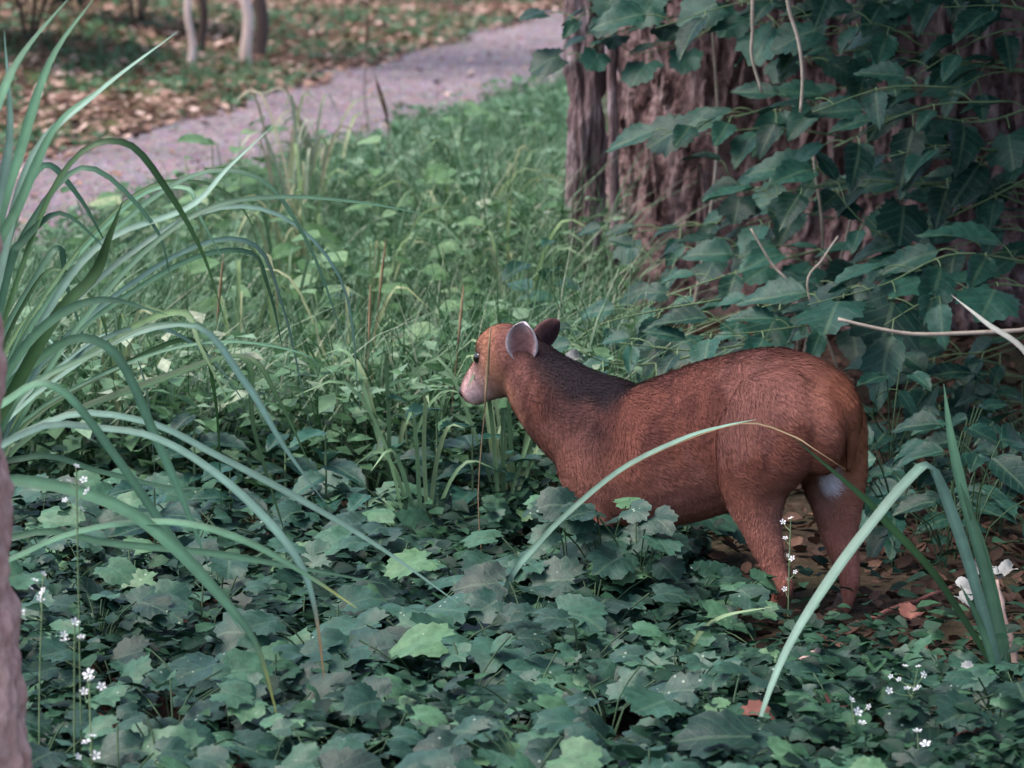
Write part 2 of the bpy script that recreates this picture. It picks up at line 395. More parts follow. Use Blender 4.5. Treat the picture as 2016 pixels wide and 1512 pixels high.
def scatter(template, pos, yaw, pit, roll, scl, rnd):
    V0, F0, UV0 = template; N = len(pos)
    cy, sy, cp, sp, cr, sr = np.cos(yaw), np.sin(yaw), np.cos(pit), np.sin(pit), np.cos(roll), np.sin(roll)
    v = V0[None] * scl[:, None, None]
    x, y, z = v[..., 0], v[..., 1], v[..., 2]
    x, z = x * cr[:, None] + z * sr[:, None], -x * sr[:, None] + z * cr[:, None]
    y, z = y * cp[:, None] - z * sp[:, None], y * sp[:, None] + z * cp[:, None]
    x, y = x * cy[:, None] - y * sy[:, None], x * sy[:, None] + y * cy[:, None]
    V = np.stack([x, y, z], -1) + pos[:, None]
    k = len(V0); F = (F0[None] + (np.arange(N) * k)[:, None, None]).reshape(-1, F0.shape[1])
    return V.reshape(-1, 3), F, np.repeat(rnd, k), np.tile(UV0, (N, 1))
def blades(pos, yaw, hgt, lean, wid, rnd, secs=4):
    """curved grass blades merged; lean = horizontal reach of the tip"""
    N = len(pos); t = np.linspace(0, 1, secs + 1)
    d = np.stack([np.cos(yaw), np.sin(yaw), 0 * yaw], -1); s = np.stack([-np.sin(yaw + .8), np.cos(yaw + .8), 0 * yaw], -1)
    c = pos[:, None] + d[:, None] * (lean[:, None] * t ** 1.8)[..., None]
    c[..., 2] += hgt[:, None] * (t - 0.35 * (lean / hgt)[:, None].clip(0, 1.3) * t ** 2.5)
    w = wid[:, None] * (1 - t ** 1.5) * 0.5 + 0.0004
    V = np.stack([c - s[:, None] * w[..., None], c + s[:, None] * w[..., None]], 2).reshape(N, -1, 3)
    k = V.shape[1]; f = []
    for i in range(secs): f += [(2 * i, 2 * i + 1, 2 * i + 3), (2 * i, 2 * i + 3, 2 * i + 2)]
    f = np.array(f); F = (f[None] + (np.arange(N) * k)[:, None, None]).reshape(-1, 3)
    return V.reshape(-1, 3), F, np.repeat(rnd, k), np.zeros((N * k, 2))
def merge(name, parts, mat):
    Vs, Fs, rs, us, o = [], [], [], [], 0
    for V, F, r, u in parts: Vs.append(V); Fs.append(F + o); rs.append(r); us.append(u); o += len(V)
    return mesh_np(name, np.vstack(Vs), np.vstack(Fs), mat, np.concatenate(rs), np.vstack(us))
U = lambda a, b, n: rng.uniform(a, b, n)

def in_tree(x, y, pad=0.0): return (x - TREE[0]) ** 2 + (y - TREE[1]) ** 2 < (TR + pad) ** 2
DEER_XY = np.array([[0.68, 7.0], [0.42, 7.2], [0.2, 7.4], [0.05, 7.5]])
def near_deer(x, y, r): return np.min([(x - a) ** 2 + (y - b) ** 2 for a, b in DEER_XY], 0) < r * r

# ------------------------------------------------------------------ big tree with fibrous bark
def bark_mesh(name, cx, cy, radfun, ztop, dense_top, nth, ndz, mat, amp, fib=7.0, zf=2.2, lean=(0, 0), z0=-0.15, seed=0.0, stepamp=0.4):
    zs = np.concatenate([np.linspace(z0, dense_top, ndz), np.linspace(dense_top, ztop, 30)[1:]])
    th = np.linspace(0, 2 * np.pi, nth, endpoint=False); T, Zz = np.meshgrid(th, zs)
    rad = radfun(T, Zz)
    q = np.stack([np.cos(T) * rad * fib + seed, np.sin(T) * rad * fib, Zz * zf], -1)
    q = q + 0.35 * np.stack([fbm(q * .7 + 9, 2), fbm(q * .7 + 31, 2), 0 * T], -1)
    n = fbm(q, 4); ridge = 1 - np.abs(2 * n - 1)
    fine = fbm(np.stack([q[..., 0] * 4, q[..., 1] * 4, q[..., 2] * 3.2], -1), 3)
    fl = fbm(np.stack([q[..., 0] * 2.2, q[..., 1] * 2.2, q[..., 2] * 1.7], -1) + 50, 3)
    stepd = np.floor(fl * 9) / 9 + 0.06 * (fl * 9 % 1)
    dr = amp * (-(ridge ** 3) * 1.0 + 1.1 * (fine - .5) + stepamp * 2 * (stepd - .5))
    rr = rad + dr
    V = np.stack([cx + lean[0] * Zz + np.cos(T) * rr, cy + lean[1] * Zz + np.sin(T) * rr, Zz], -1)
    a = len(zs); idx = np.arange(a * nth).reshape(a, nth); nb = np.roll(idx, -1, 1)
    F = np.stack([idx[:-1], nb[:-1], nb[1:], idx[1:]], -1).reshape(-1, 4)
    return mesh_np(name, V, F, mat), rad
gz = Hz(TREE[0], TREE[1] - TR)
def rad_big(T, Z):
    flare = 0.16 * np.exp(-np.clip(Z, 0, 9) / 0.22) + 0.10 * np.exp(-np.clip(Z, 0, 9) / 0.8)
    butt = 0.05 * np.cos(T * 5 + 0.6) * np.exp(-np.clip(Z, 0, 9) / 0.9) + 0.02 * np.cos(9 * T + 2)
    return TR * (1 - 0.035 * np.clip(Z, 0, 9)) + flare * 0.6 + butt
big = empty('conifer_tree', (TREE[0], TREE[1], gz))
tag(big, 'massive old tree with red brown fibrous flaking bark behind the deer', 'tree')
mb, _ = bark_mesh('trunk', 0, 0, rad_big, 6.0, 2.1, 560, 420, M['bark'], 0.050, 15.0, 3.6)
trunk_o = link('trunk', mb, big)
# loose bark plates
plates = []
for k in range(5):
    r_ = random.Random(k); nseg = 6; Vp = []
    for i in range(nseg + 1):
        y = i / nseg - .5; w = 0.5 * (1 - abs(2 * y) ** 2.5) * r_.uniform(.7, 1.1) + 0.06
        o = r_.uniform(-.12, .12)
        Vp += [(-w + o, y, 0), (-w * .5 + o, y, .5 + r_.uniform(-.1, .1)), (w * .5 + o, y, .5 + r_.uniform(-.1, .1)), (w + o, y, 0)]
    Fp = []
    for i in range(nseg):
        for j in range(3):
            a = i * 4 + j; Fp += [(a, a + 1, a + 5), (a, a + 5, a + 4)]
    plates.append(mesh_np('bark_plate', np.array(Vp), np.array(Fp), M['bark'], smooth=False))
for k in range(280):
    th = R(random.uniform(180, 345)); z = random.uniform(0.25, 2.0)
    rr = float(rad_big(np.array([th]), np.array([z]))[0]) - 0.004
    n = Vector((math.cos(th), math.sin(th), 0)); d = Vector((-math.sin(th) * random.uniform(-.25, .25), math.cos(th) * random.uniform(-.25, .25), 1))
    o = bpy.data.objects.new('bark_plate', random.choice(plates)); COL.objects.link(o); o.parent = trunk_o
    mm = orient(d, n).to_4x4(); mm.translation = n * rr + Vector((0, 0, z))
    o.matrix_basis = mm @ Matrix.Diagonal((random.uniform(.015, .035), random.uniform(.07, .22), random.uniform(.025, .05), 1))
# low limbs and foliage added to the big tree above the frame for shade
for k, (ax_, ay_, z_) in enumerate(((.5, -2.6, 2.1), (1.9, -1.9, 2.2), (-.6, -1.2, 2.7), (2.4, -.3, 2.5), (1.2, -3.2, 2.5))):
    L_ = Vector((ax_, ay_, 0)).normalized() * .6
    link('added_limb', mesh_np('added_limb', *tube(spline([(L_.x, L_.y, z_ + .3), (ax_ * .5, ay_ * .5, z_ + .25), (ax_, ay_, z_ - .05)], 12), np.linspace(.07, .02, 12), 8), M['bark']), big)
N = 26000; x = rng.normal(.8, 1.1, N); y = rng.normal(-2.0, 1.1, N); z = rng.uniform(1.7, 3.3, N) - .05 * y
kk = (x > -1.1) & (y > -4.3); x, y, z = x[kk], y[kk], z[kk]; n = len(x)
tag(link('crown', merge('crown', [scatter(leaf_small(.30), np.stack([x, y, z], -1), U(0, 6.28, n), U(-.6, .4, n), U(-.4, .4, n), U(.09, .18, n), U(0, 1, n))], M['low']), big), kind='stuff')
# two slender stems against its left flank
def stem_tree(name, label, px, Yd, r0, ztop, mat, lean, grp=None, amp=0.012, nth=90, ndz=260, cat='tree'):
    g = P(px, 600, Yd); x, y = g.x, Yd; z = Hz(x, y)
    e = empty(name, (x, y, z)); tag(e, label, cat, grp)
    f = lambda T, Z: r0 * (1 - 0.07 * np.clip(Z, 0, 6)) + 0.35 * r0 * np.exp(-np.clip(Z, 0, 9) / 0.12) + 0.06 * r0 * np.cos(3 * T + Z * 2)
    mm, _ = bark_mesh('trunk', 0, 0, f, ztop, min(2.1, ztop * .6), nth, ndz, mat, amp, 16, 4.0, lean, -0.1, px * .01, 0.5)
    link('trunk', mm, e)
    return e
st = stem_tree('slender_tree', 'slender mauve grey trunk standing against the big tree, patch of pale bark', 1156, 10.75, 0.066, 4.2, M['stembark'], (-0.012, 0.0), None, 0.024)
st2 = stem_tree('thin_stem', 'very thin bare stem squeezed between the slender trunk and the big tree', 1214, 10.68, 0.017, 3.2, M['stembark'], (-0.022, 0.0), None, 0.004, 30, 120, 'tree stem')

# two bushy evergreens added beyond the right margin only to shade behind the deer
for tx_, ty_, lab_ in ((2.75, 8.3, 'bushy dark evergreen added out of view to shade the shrub beside the big tree'), (2.9, 5.9, 'bushy dark evergreen added out of view for shade, apart from the shrub')):
    B_ = Vector((tx_, ty_, Hz(tx_, ty_))); e = empty('added_evergreen', B_); tag(e, lab_, 'tree')
    link('trunk', mesh_np('trunk', *tube(spline([(0, 0, -.1), (.05, .02, 1.5), (0, 0, 4.6)], 16), np.linspace(.13, .03, 16), 10), M['darksapling']), e)
    N = 5200; ph = U(0, 6.28, N); zz = U(.12, 1, N); rr_ = np.sqrt(U(.15, 1, N)) * (1.18 - .85 * zz); pos = np.stack([np.cos(ph) * rr_, np.sin(ph) * rr_, zz * 4.8], -1)
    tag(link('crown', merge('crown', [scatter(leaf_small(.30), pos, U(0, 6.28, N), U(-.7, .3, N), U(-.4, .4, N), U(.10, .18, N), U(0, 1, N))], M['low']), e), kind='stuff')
# ------------------------------------------------------------------ pink trunk at the left margin
f = lambda T, Z: 0.15 - 0.02 * np.clip(Z, 0, 3) + 0.05 * np.exp(-np.clip(Z, 0, 9) / 0.25)
e = empty('pink_barked_tree', (-0.838, 5.1, Hz(-0.838, 5.1))); tag(e, 'pinkish rough barked trunk beside the sedge clump and white flowers', 'tree')
mm, _ = bark_mesh('trunk', 0, 0, f, 3.4, 1.4, 160, 300, M['pinkbark'], 0.016, 20, 9, (0.0, 0), -0.1, 4, 0.7); link('trunk', mm, e)

# ------------------------------------------------------------------ saplings beyond the path
def sapling(label, pxb, pyb, r0, mat, lean, top=2.6, branches=3, sx=0):
    b = ground_at(pxb, pyb); e = empty('sapling_tree', b); tag(e, label, 'tree', None)
    pts = [(0, 0, -.05), (lean * .3 + sx, 0, top * .25), (lean * .6, 0.03, top * .6), (lean, 0.02, top)]
    sp = spline(pts, 26); rr = np.linspace(r0 * 1.0, r0 * .6, 26); rr[0] *= 1.4; rr[1] *= 1.15
    sp[:, 0] += 0.012 * np.sin(np.arange(26) * 1.3 + pxb)
    tr = link('trunk', mesh_np('trunk', *tube(sp, rr, 12), M[mat]), e)
    for k in range(branches):
        i = random.randint(12, 24); a = random.uniform(0, 6.28); p0 = sp[i]
        p1 = p0 + np.array([math.cos(a) * .35, math.sin(a) * .35, .35]); p2 = p1 + np.array([math.cos(a) * .3, math.sin(a) * .3, .1])
        link('branch', mesh_np('branch', *tube(spline([p0, p1, p2], 8), np.linspace(r0 * .4, r0 * .12, 8), 6), M[mat]), tr)
    # crown above the frame
    N = 500; pos = np.stack([U(-.7, .7, N) + lean, U(-.6, .6, N), top + U(-.5, .7, N)], -1)
    cr = link('crown', merge('crown', [scatter(leaf_small(.28), pos, U(0, 6.28, N), U(-.6, .4, N), U(-.5, .5, N), U(.06, .12, N), U(0, 1, N))], M['weed']), e)
    tag(cr, kind='stuff')
sapling('pale pink barked sapling trunk on the litter bank beyond the path', 376, 132, 0.021, 'sapling', -0.03)
sapling('grey barked sapling trunk with a dark trunk close behind it', 487, 128, 0.033, 'sapling', -0.02)
sapling('dark brown trunk just behind the grey sapling', 513, 112, 0.042, 'darksapling', 0.02)
sapling('dark slim trunk between the pink and the grey saplings', 399, 112, 0.026, 'darksapling', 0.0)

# ------------------------------------------------------------------ deer
A = R(39); DF = np.array([-math.cos(A), math.sin(A), 0.0]); DR = np.array([math.sin(A), math.cos(A), 0.0])
DO = np.array(P(1600, 900, 7.06))
def D(px, py, off=0.0):
    d = np.array(ray(px, py)); o = np.array([0, 0, CAMZ]); q = DO + DR * off
    t = np.dot(q - o, DR) / np.dot(d, DR); return o + d * t
def loft(pts, lat, up, n=20, seg=20, side=None, sq=2.0):
    p = spline(pts, n); k = np.linspace(0, 1, len(pts)); u = np.linspace(0, 1, n)
    la = np.interp(u, k, lat); ua = np.interp(u, k, up)
    t = norm(np.gradient(p, axis=0)); s = np.array(DR if side is None else side)
    s = norm(s - t * (t @ s)[:, None]); b = np.cross(s, t)
    th = np.linspace(0, 2 * np.pi, seg, endpoint=False)
    V = (p[:, None] + s[:, None] * (la[:, None] * np.cos(th))[..., None] + b[:, None] * (ua[:, None] * np.sin(th))[..., None]).reshape(-1, 3)
    F = []
    for i in range(n - 1):
        for j in range(seg):
            q = (j + 1) % seg; a_, b_, c_, d_ = i * seg + j, i * seg + q, (i + 1) * seg + q, (i + 1) * seg + j
            F += [(a_, b_, c_), (a_, c_, d_)]
    V = np.vstack([V, p[0], p[-1]])
    for j in range(seg):
        q = (j + 1) % seg; F += [(n * seg, q, j), (n * seg + 1, (n - 1) * seg + j, (n - 1) * seg + q)]
    return V, np.array(F)
def ellipsoid(c, ax, rad, seg=16):
    th = np.linspace(0, np.pi, seg); ph = np.linspace(0, 2 * np.pi, seg, endpoint=False)
    T, Ph = np.meshgrid(th, ph, indexing='ij')
    l = np.stack([np.sin(T) * np.cos(Ph) * rad[0], np.sin(T) * np.sin(Ph) * rad[1], np.cos(T) * rad[2]], -1).reshape(-1, 3)
    V = np.array(c) + l @ np.array(ax); F = []
    for i in range(seg - 1):
        for j in range(seg):
            q = (j + 1) % seg; a, b, c_, d = i * seg + j, i * seg + q, (i + 1) * seg + q, (i + 1) * seg + j
            F += [(a, b, c_), (a, c_, d)]
    return V, np.array(F)
AX = np.array([DF, DR, [0, 0, 1]])
AH = R(50); PH = R(31)
HF = np.array([-math.cos(AH) * math.cos(PH), math.sin(AH) * math.cos(PH), -math.sin(PH)]); HR = np.array([math.sin(AH), math.cos(AH), 0]); HU = np.cross(HR, HF); 
if HU[2] < 0: HU = -HU
H0 = D(1020, 700)
def hp(s, lat=0.0, up=0.0): return H0 + HF * s + HR * lat + HU * up
parts = []
# trunk: rump -> chest
parts.append(loft([D(1668, 868), D(1625, 832), D(1540, 816), D(1430, 852), D(1320, 888), D(1220, 905), D(1160, 885), D(1122, 862)],
                  [0.030, 0.075, 0.096, 0.094, 0.116, 0.100, 0.080, 0.040], [0.040, 0.102, 0.132, 0.150, 0.148, 0.132, 0.108, 0.050], 30, 24))
# neck
parts.append(loft([D(1215, 862), D(1145, 828), D(1080, 775), D(1040, 725), D(1020, 705)], [0.078, 0.072, 0.060, 0.050, 0.038], [0.120, 0.110, 0.092, 0.070, 0.050], 18, 20))
# head
parts.append(loft([hp(-.055), hp(-.03), hp(.01), hp(.055), hp(.095), hp(.140), hp(.176, 0, -.006), hp(.192, 0, -.009)],
                  [.020, .045, .057, .053, .040, .031, .026, .012], [.026, .054, .068, .065, .053, .041, .032, .014], 24, 20, HR))
parts.append(ellipsoid(hp(.045, 0, .050), np.array([HF, HR, HU]), (.060, .042, .034)))          # brow
# near (left) hind leg
hl = -0.082
parts.append(loft([D(1570, 735, hl + .03), D(1540, 790, hl + .01), D(1503, 880, hl), D(1485, 960, hl), D(1500, 1040, hl), D(1522, 1110, hl), D(1540, 1160, hl)],
                  [.012, .048, .060, .048, .032, .021, .016], [.035, .095, .110, .076, .042, .027, .021], 24, 18))
gl = Hz(*D(1540, 1250, hl)[:2])
hk = D(1540, 1160, hl); ft = np.array([hk[0] - .012, hk[1] + .008, gl + .03])
parts.append(loft([hk + np.array([.0, 0, .02]), hk, hk * .5 + ft * .5, ft, ft + np.array([-.012, .008, -.03])], [.018, .020, .014, .015, .013], [.022, .024, .016, .017, .015], 14, 14))
feet = [ft]
# far (right) hind leg
hr = 0.062
parts.append(loft([D(1640, 850, hr), D(1640, 930, hr), D(1648, 1000, hr), D(1654, 1060, hr), D(1668, 1112, hr), D(1674, 1150, hr)],
                  [.040, .050, .042, .030, .021, .017], [.075, .073, .053, .037, .027, .022], 24, 18))
hk2 = D(1673, 1150, hr); gr = Hz(hk2[0], hk2[1]); f2 = D(1668, 1205, hr); f2 = np.array([f2[0], f2[1], gr + .03])
parts.append(loft([D(1670, 1120, hr), hk2, hk2 * .5 + f2 * .5, f2, f2 + np.array([-.01, .006, -.03])], [.016, .017, .014, .015, .013], [.021, .021, .017, .017, .015], 14, 14))
feet.append(f2)
# front legs
for off in (-0.055, 0.05):
    s = D(1195, 960, off); kx = np.array([s[0] - .01, s[1] + .005, 0.17]); g_ = Hz(s[0], s[1]); ff = np.array([s[0] + .0, s[1], g_ + .03])
    parts.append(loft([D(1205, 900, off), s, kx, kx * .5 + ff * .5, ff, ff + np.array([-.012, .01, -.03])], [.03, .035, .021, .015, .016, .013], [.06, .05, .025, .017, .018, .015], 20, 14))
    feet.append(ff)
# shoulder and thigh muscle, buttocks
parts.append(ellipsoid(D(1215, 900, -.055), AX, (.075, .045, .10)))
parts.append(ellipsoid(D(1215, 900, .055), AX, (.075, .045, .10)))
parts.append(ellipsoid(D(1655, 860, .050), AX, (.052, .050, .095)))
parts.append(ellipsoid(D(1610, 850, -.045), AX, (.06, .045, .085)))
Vb, Fb = join(parts)
tmp = bpy.data.objects.new('tmp_body', mesh_np('tmp_body', Vb, Fb)); COL.objects.link(tmp)
md = tmp.modifiers.new('r', 'REMESH'); md.mode = 'VOXEL'; md.voxel_size = 0.0055
dg = bpy.context.evaluated_depsgraph_get(); ev = tmp.evaluated_get(dg); me = ev.to_mesh()
nv = len(me.vertices); Vd = np.zeros(nv * 3, np.float32); me.vertices.foreach_get('co', Vd); Vd = Vd.reshape(-1, 3).astype(float)
me.calc_loop_triangles(); Fd = np.zeros(len(me.loop_triangles) * 3, np.int32); me.loop_triangles.foreach_get('vertices', Fd); Fd = Fd.reshape(-1, 3)
ev.to_mesh_clear(); bpy.data.objects.remove(tmp)
E = np.vstack([Fd[:, [0, 1]], Fd[:, [1, 2]], Fd[:, [2, 0]]]); E = np.unique(np.sort(E, 1), axis=0)
deg = np.bincount(E.ravel(), minlength=nv)[:, None]
def lap(V):
    S = np.zeros_like(V); np.add.at(S, E[:, 0], V[E[:, 1]]); np.add.at(S, E[:, 1], V[E[:, 0]]); return S / deg
for _ in range(8):
    Vd = Vd + 0.55 * (lap(Vd) - Vd); Vd = Vd - 0.45 * (lap(Vd) - Vd) * 0.6
FN_ = np.cross(Vd[Fd[:, 1]] - Vd[Fd[:, 0]], Vd[Fd[:, 2]] - Vd[Fd[:, 0]])
# coat colours: markings in the deer's own space
def gauss(p, c, r): return np.exp(-np.sum((p - np.asarray(c)) ** 2, -1) / (r * r))
def seg_d(p, a, b):
    a, b = np.asarray(a), np.asarray(b); ab = b - a; t = np.clip(((p - a) @ ab) / (ab @ ab), 0, 1)
    return np.linalg.norm(p - (a + t[:, None] * ab), axis=-1)
def coat(p):
    n1 = fbm(p * 9, 4)[:, None]; n2 = fbm(p * 38 + 3, 3)[:, None]; n3 = fbm(np.stack([p @ DF * 26, p @ DR * 26, p[:, 2] * 7], -1), 3)[:, None]
    pm = p - DR * ((p - DO) @ DR)[:, None]
    c = np.tile(np.array([0.205, 0.070, 0.047]), (len(p), 1))
    mixc = lambda c, w, k: c * (1 - w) + np.array(k) * w
    c = mixc(c, sstep(.45, .62, n3) * .7, (0.105, 0.036, 0.028))
    c = mixc(c, sstep(.5, .62, n1) * .5, (0.31, 0.135, 0.105))
    # dark back line
    w = np.zeros(len(p))
    for a, b in ((D(1230, 742), D(1380, 700)), (D(1380, 700), D(1520, 690)), (D(1520, 690), D(1620, 715))):
        w = np.maximum(w, np.exp(-(seg_d(p, a, b) / .07) ** 2))
    c = mixc(c, w[:, None] * .72, (0.07, 0.024, 0.018))
    # black nape
    w = np.zeros(len(p))
    for a, b, r in ((D(1060, 640), D(1105, 690), .052), (D(1105, 690), D(1165, 740), .066), (D(1165, 740), D(1225, 760), .05)):
        w = np.maximum(w, np.exp(-(seg_d(pm, a, b) / r) ** 4))
    w = np.maximum(w, .6 * np.exp(-(seg_d(pm, D(1130, 770), D(1225, 850)) / .062) ** 2)) * np.clip(1.0 + .4 * (n1[:, 0] - .45), .7, 1.0)
    w = w * (1 - sstep(-.02, .02, (p - H0) @ HF))
    c = mixc(c, w[:, None] * .97, (0.013, 0.010, 0.013))
    # face, throat, chin
    sh = (p - H0) @ HF
    face = (sstep(-.015, .03, sh) * (np.linalg.norm(p - hp(.06), axis=-1) < .15))[:, None]
    c = mixc(c, face * .8, (0.44, 0.19, 0.105))
    c = mixc(c, gauss(p, hp(.145, -.03, -.030), .064)[:, None] * .98, (0.88, 0.60, 0.57))
    c = mixc(c, gauss(p, hp(.15, 0, .035), .03)[:, None] * .6, (0.14, 0.06, 0.04))
    c = mixc(c, np.exp(-(seg_d(p, D(1030, 800), D(1130, 960)) / .05) ** 2)[:, None] * .5, (0.36, 0.17, 0.13))
    # rump and legs
    c = mixc(c, gauss(p, D(1650, 830, .03), .085)[:, None] * .75, (0.50, 0.17, 0.072))
    c = mixc(c, gauss(p, D(1692, 880, .09), .10)[:, None] * .85, (0.54, 0.21, 0.09))
    c = mixc(c, sstep(.34, .18, p[:, 2])[:, None] * .65, (0.44, 0.17, 0.115))
    # white inner thighs
    c = mixc(c, (np.exp(-(seg_d(p, D(1622, 935, -.01), D(1626, 955, .0)) / .030) ** 6))[:, None], (0.98, 0.92, 0.94))
    c = mixc(c, (np.exp(-(seg_d(p, D(1600, 980, -.02), D(1575, 1010, -.03)) / .04) ** 2))[:, None] * .55, (0.42, 0.32, 0.31))
    c = mixc(c, gauss(p, hp(.080, -.042, .034), .024)[:, None] * .9, (0.03, 0.018, 0.016))
    return c * (0.72 + 0.40 * n2) * np.array([.88, .90, .99])
dc = coat(Vd)
deer_base = np.array([DO[0], DO[1], Hz(DO[0], DO[1])])
deer = empty('muntjac_deer', deer_base)
tag(deer, 'small red brown deer with black nape standing among leaves, head turned left', 'deer')
body = link('body', mesh_np('body', Vd - deer_base, Fd, M['skin'], col=dc), deer)
# fur strands
ar = np.linalg.norm(FN_, axis=1); NF = 80000
fi = rng.choice(len(Fd), NF, p=ar / ar.sum()); u = np.sqrt(rng.random(NF)); v = rng.random(NF)
b0, b1, b2 = 1 - u, u * (1 - v), u * v
fp = Vd[Fd[fi, 0]] * b0[:, None] + Vd[Fd[fi, 1]] * b1[:, None] + Vd[Fd[fi, 2]] * b2[:, None]
fn = norm(FN_[fi])
sh = (fp - H0) @ HF; ishead = np.linalg.norm(fp - hp(.05), axis=-1) < .14
comb = -DF * 1.0 + np.array([0, 0, -.55]); comb = np.tile(comb, (NF, 1))
comb[ishead] = -HF
low = fp[:, 2] < .22; comb[low] = np.array([0.1, 0, -1.0])
comb = comb + (rng.random((NF, 3)) - .5) * .9 + (fbm(fp * 14, 2)[:, None] - .5) * np.array([1.2, .4, 1.5])
comb = norm(comb - fn * np.sum(comb * fn, 1, keepdims=True))
ln = np.where(ishead, .006, np.where(low, .007, .0125)) * U(.7, 1.35, NF)
ln = np.where(fp[:, 2] < .06, .004, ln)
dirr = norm(comb * .85 + fn * .38); dir2 = norm(comb * 1.0 + fn * .05)
p1 = fp + dirr * (ln * .5)[:, None]; p2 = p1 + dir2 * (ln * .5)[:, None]
sd_ = norm(np.cross(comb, fn)); hw = .00075
k5 = np.stack([fp - sd_ * hw, fp + sd_ * hw, p1 - sd_ * hw * .8, p1 + sd_ * hw * .8, p2], 1)
Ff = (np.array([(0, 1, 3), (0, 3, 2), (2, 3, 4)])[None] + (np.arange(NF) * 5)[:, None, None]).reshape(-1, 3)
fc = coat(fp) * U(.78, 1.28, NF)[:, None]
fur = link('fur', mesh_np('fur', k5.reshape(-1, 3) - deer_base, Ff, M['fur'], col=np.repeat(fc, 5, 0)), deer); tag(fur, kind='stuff')
# ears
def ear(base, along, face, L, W, inner, outer, rim):
    along = norm(along); face = norm(face - along * np.dot(face, along)); side = np.cross(along, face); Vt = []; C = []
    nu, nvv = 13, 15
    for sgn in (0, 1):
        for j in range(nvv):
            v = j / (nvv - 1); w = W * max(.22, math.sqrt(max(0, 1 - ((v - .50) / .505) ** 2)) * (1.06 - .22 * v))
            for i in range(nu):
                u = -1 + 2 * i / (nu - 1)
                dep = -0.55 * W * (1 - u * u) * (1 - .35 * v) * .62 - sgn * 0.004
                q = np.array(base) + along * (v * L) + side * (u * w) + face * dep
                Vt.append(q); edge = max(abs(u) ** 6, v ** 9)
                cc = np.array(inner if sgn == 0 else outer) * (1 - edge) + np.array(rim) * edge
                C.append(cc * random.uniform(.8, 1.2))
    Fs = []
    for sgn in (0, 1):
        o = sgn * nu * nvv
        for j in range(nvv - 1):
            for i in range(nu - 1):
                a, b, c, d = o + j * nu + i, o + j * nu + i + 1, o + (j + 1) * nu + i + 1, o + (j + 1) * nu + i
                Fs += [(a, b, c), (a, c, d)] if sgn == 0 else [(a, c, b), (a, d, c)]
    per = [j * nu for j in range(nvv)] + [(nvv - 1) * nu + i for i in range(1, nu)] + [j * nu + nu - 1 for j in range(nvv - 2, -1, -1)]
    o = nu * nvv
    for a, b in zip(per[:-1], per[1:]): Fs += [(a, b, b + o), (a, b + o, a + o)]
    return np.array(Vt), np.array(Fs), np.array(C)
eb = hp(-.012, -.078, .002) + np.array([.058, 0, -.012]); tip = eb + np.array([.006, -.030, .09])
Ve, Fe, Ce = ear(eb, tip - eb, np.array([-.30, -.92, .10]), .086, .036, (.26, .125, .125), (.12, .05, .04), (.66, .56, .60))
link('ear', mesh_np('ear', Ve - deer_base, Fe, M['skin'], col=Ce), deer)['label'] = 'left ear with pale rim and brown mauve inside'
eb2 = hp(-.020, .035, .030) + np.array([.004, 0, -.020]); tip2 = eb2 + np.array([.05, .03, .05])
Ve, Fe, Ce = ear(eb2, tip2 - eb2, np.array([-.3, .9, .1]), .075, .027, (.17, .085, .08), (.035, .018, .02), (.10, .05, .05))
link('ear', mesh_np('ear', Ve - deer_base, Fe, M['skin'], col=Ce), deer)['label'] = 'far ear seen from its dark back'
for s in (-1, 1):
    e_ = hp(.078, s * .037, .034)
    ey = link('eye', mesh_np('eye', *[a for a in ellipsoid(e_ - deer_base, np.array([HF, HR, HU]), (.0125, .008, .0105))], M['eye']), deer)
link('nose', mesh_np('nose', *ellipsoid(hp(.190, 0, .003) - deer_base, np.array([HF, HR, HU]), (.012, .020, .016)), M['nose']), deer)
# tail
tb = D(1655, 800, 0.0)
tp = [tb, tb + DF * -.024 + np.array([0, 0, -.03]), tb + DF * -.026 + np.array([0, 0, -.08]), tb + DF * -.020 + np.array([0, 0, -.125])]
Vt, Ft = loft(tp, [.014, .017, .015, .005], [.010, .012, .010, .004], 14, 14)
tl = np.clip((tb[2] - Vt[:, 2]) / .125, 0, 1)[:, None]
link('tail', mesh_np('tail', Vt - deer_base, Ft, M['skin'], col=np.array([.22, .078, .045]) * (1 - tl * .3)), deer)
for ftp in feet:
    for s in (-1, 1):
        c = np.array([ftp[0], ftp[1], 0]) + DR * s * .0085 + DF * .012; c[2] = Hz(c[0], c[1]) + .016
        Vh, Fh = loft([c + np.array([0, 0, .022]) - DF * .006, c, c + np.array([0, 0, -.014]) + DF * .006], [.006, .008, .009], [.010, .014, .018], 8, 10)
        link('hoof', mesh_np('hoof', Vh - deer_base, Fh, M['hoof']), deer)

# ------------------------------------------------------------------ litter and pebbles (uncountable)
def put(x, y, dz=0.0): return np.stack([x, y, H(x, y) + dz], -1)
N = 30000; x = U(-5, 2.2, N); y = U(13, 29, N); k = d_far(x, y) > -0.05 + 0.3 * (fbm(np.stack([x, y, 0 * x], -1) * 3, 2) - .5); x, y = x[k], y[k]; n = len(x)
_v, _f, _u = leaf_ovate(77, .32, True, 5, .5, -.3); tl_ = (_v, _f, _u)
o = link('leaf_litter', merge('leaf_litter', [scatter(tl_, put(x, y, .012), U(0, 6.28, n), U(-.2, .35, n), U(-.35, .35, n), U(.03, .08, n), U(.08, .75, n))], M['litter']))
tag(o, 'fallen brown and pink dead leaves covering the bank beyond the path', 'leaf litter', kind='stuff')
N = 11000; x = U(-1.6, 2.4, N); y = U(4.6, 11, N); k = ~in_tree(x, y, .05); x, y = x[k], y[k]; n = len(x)
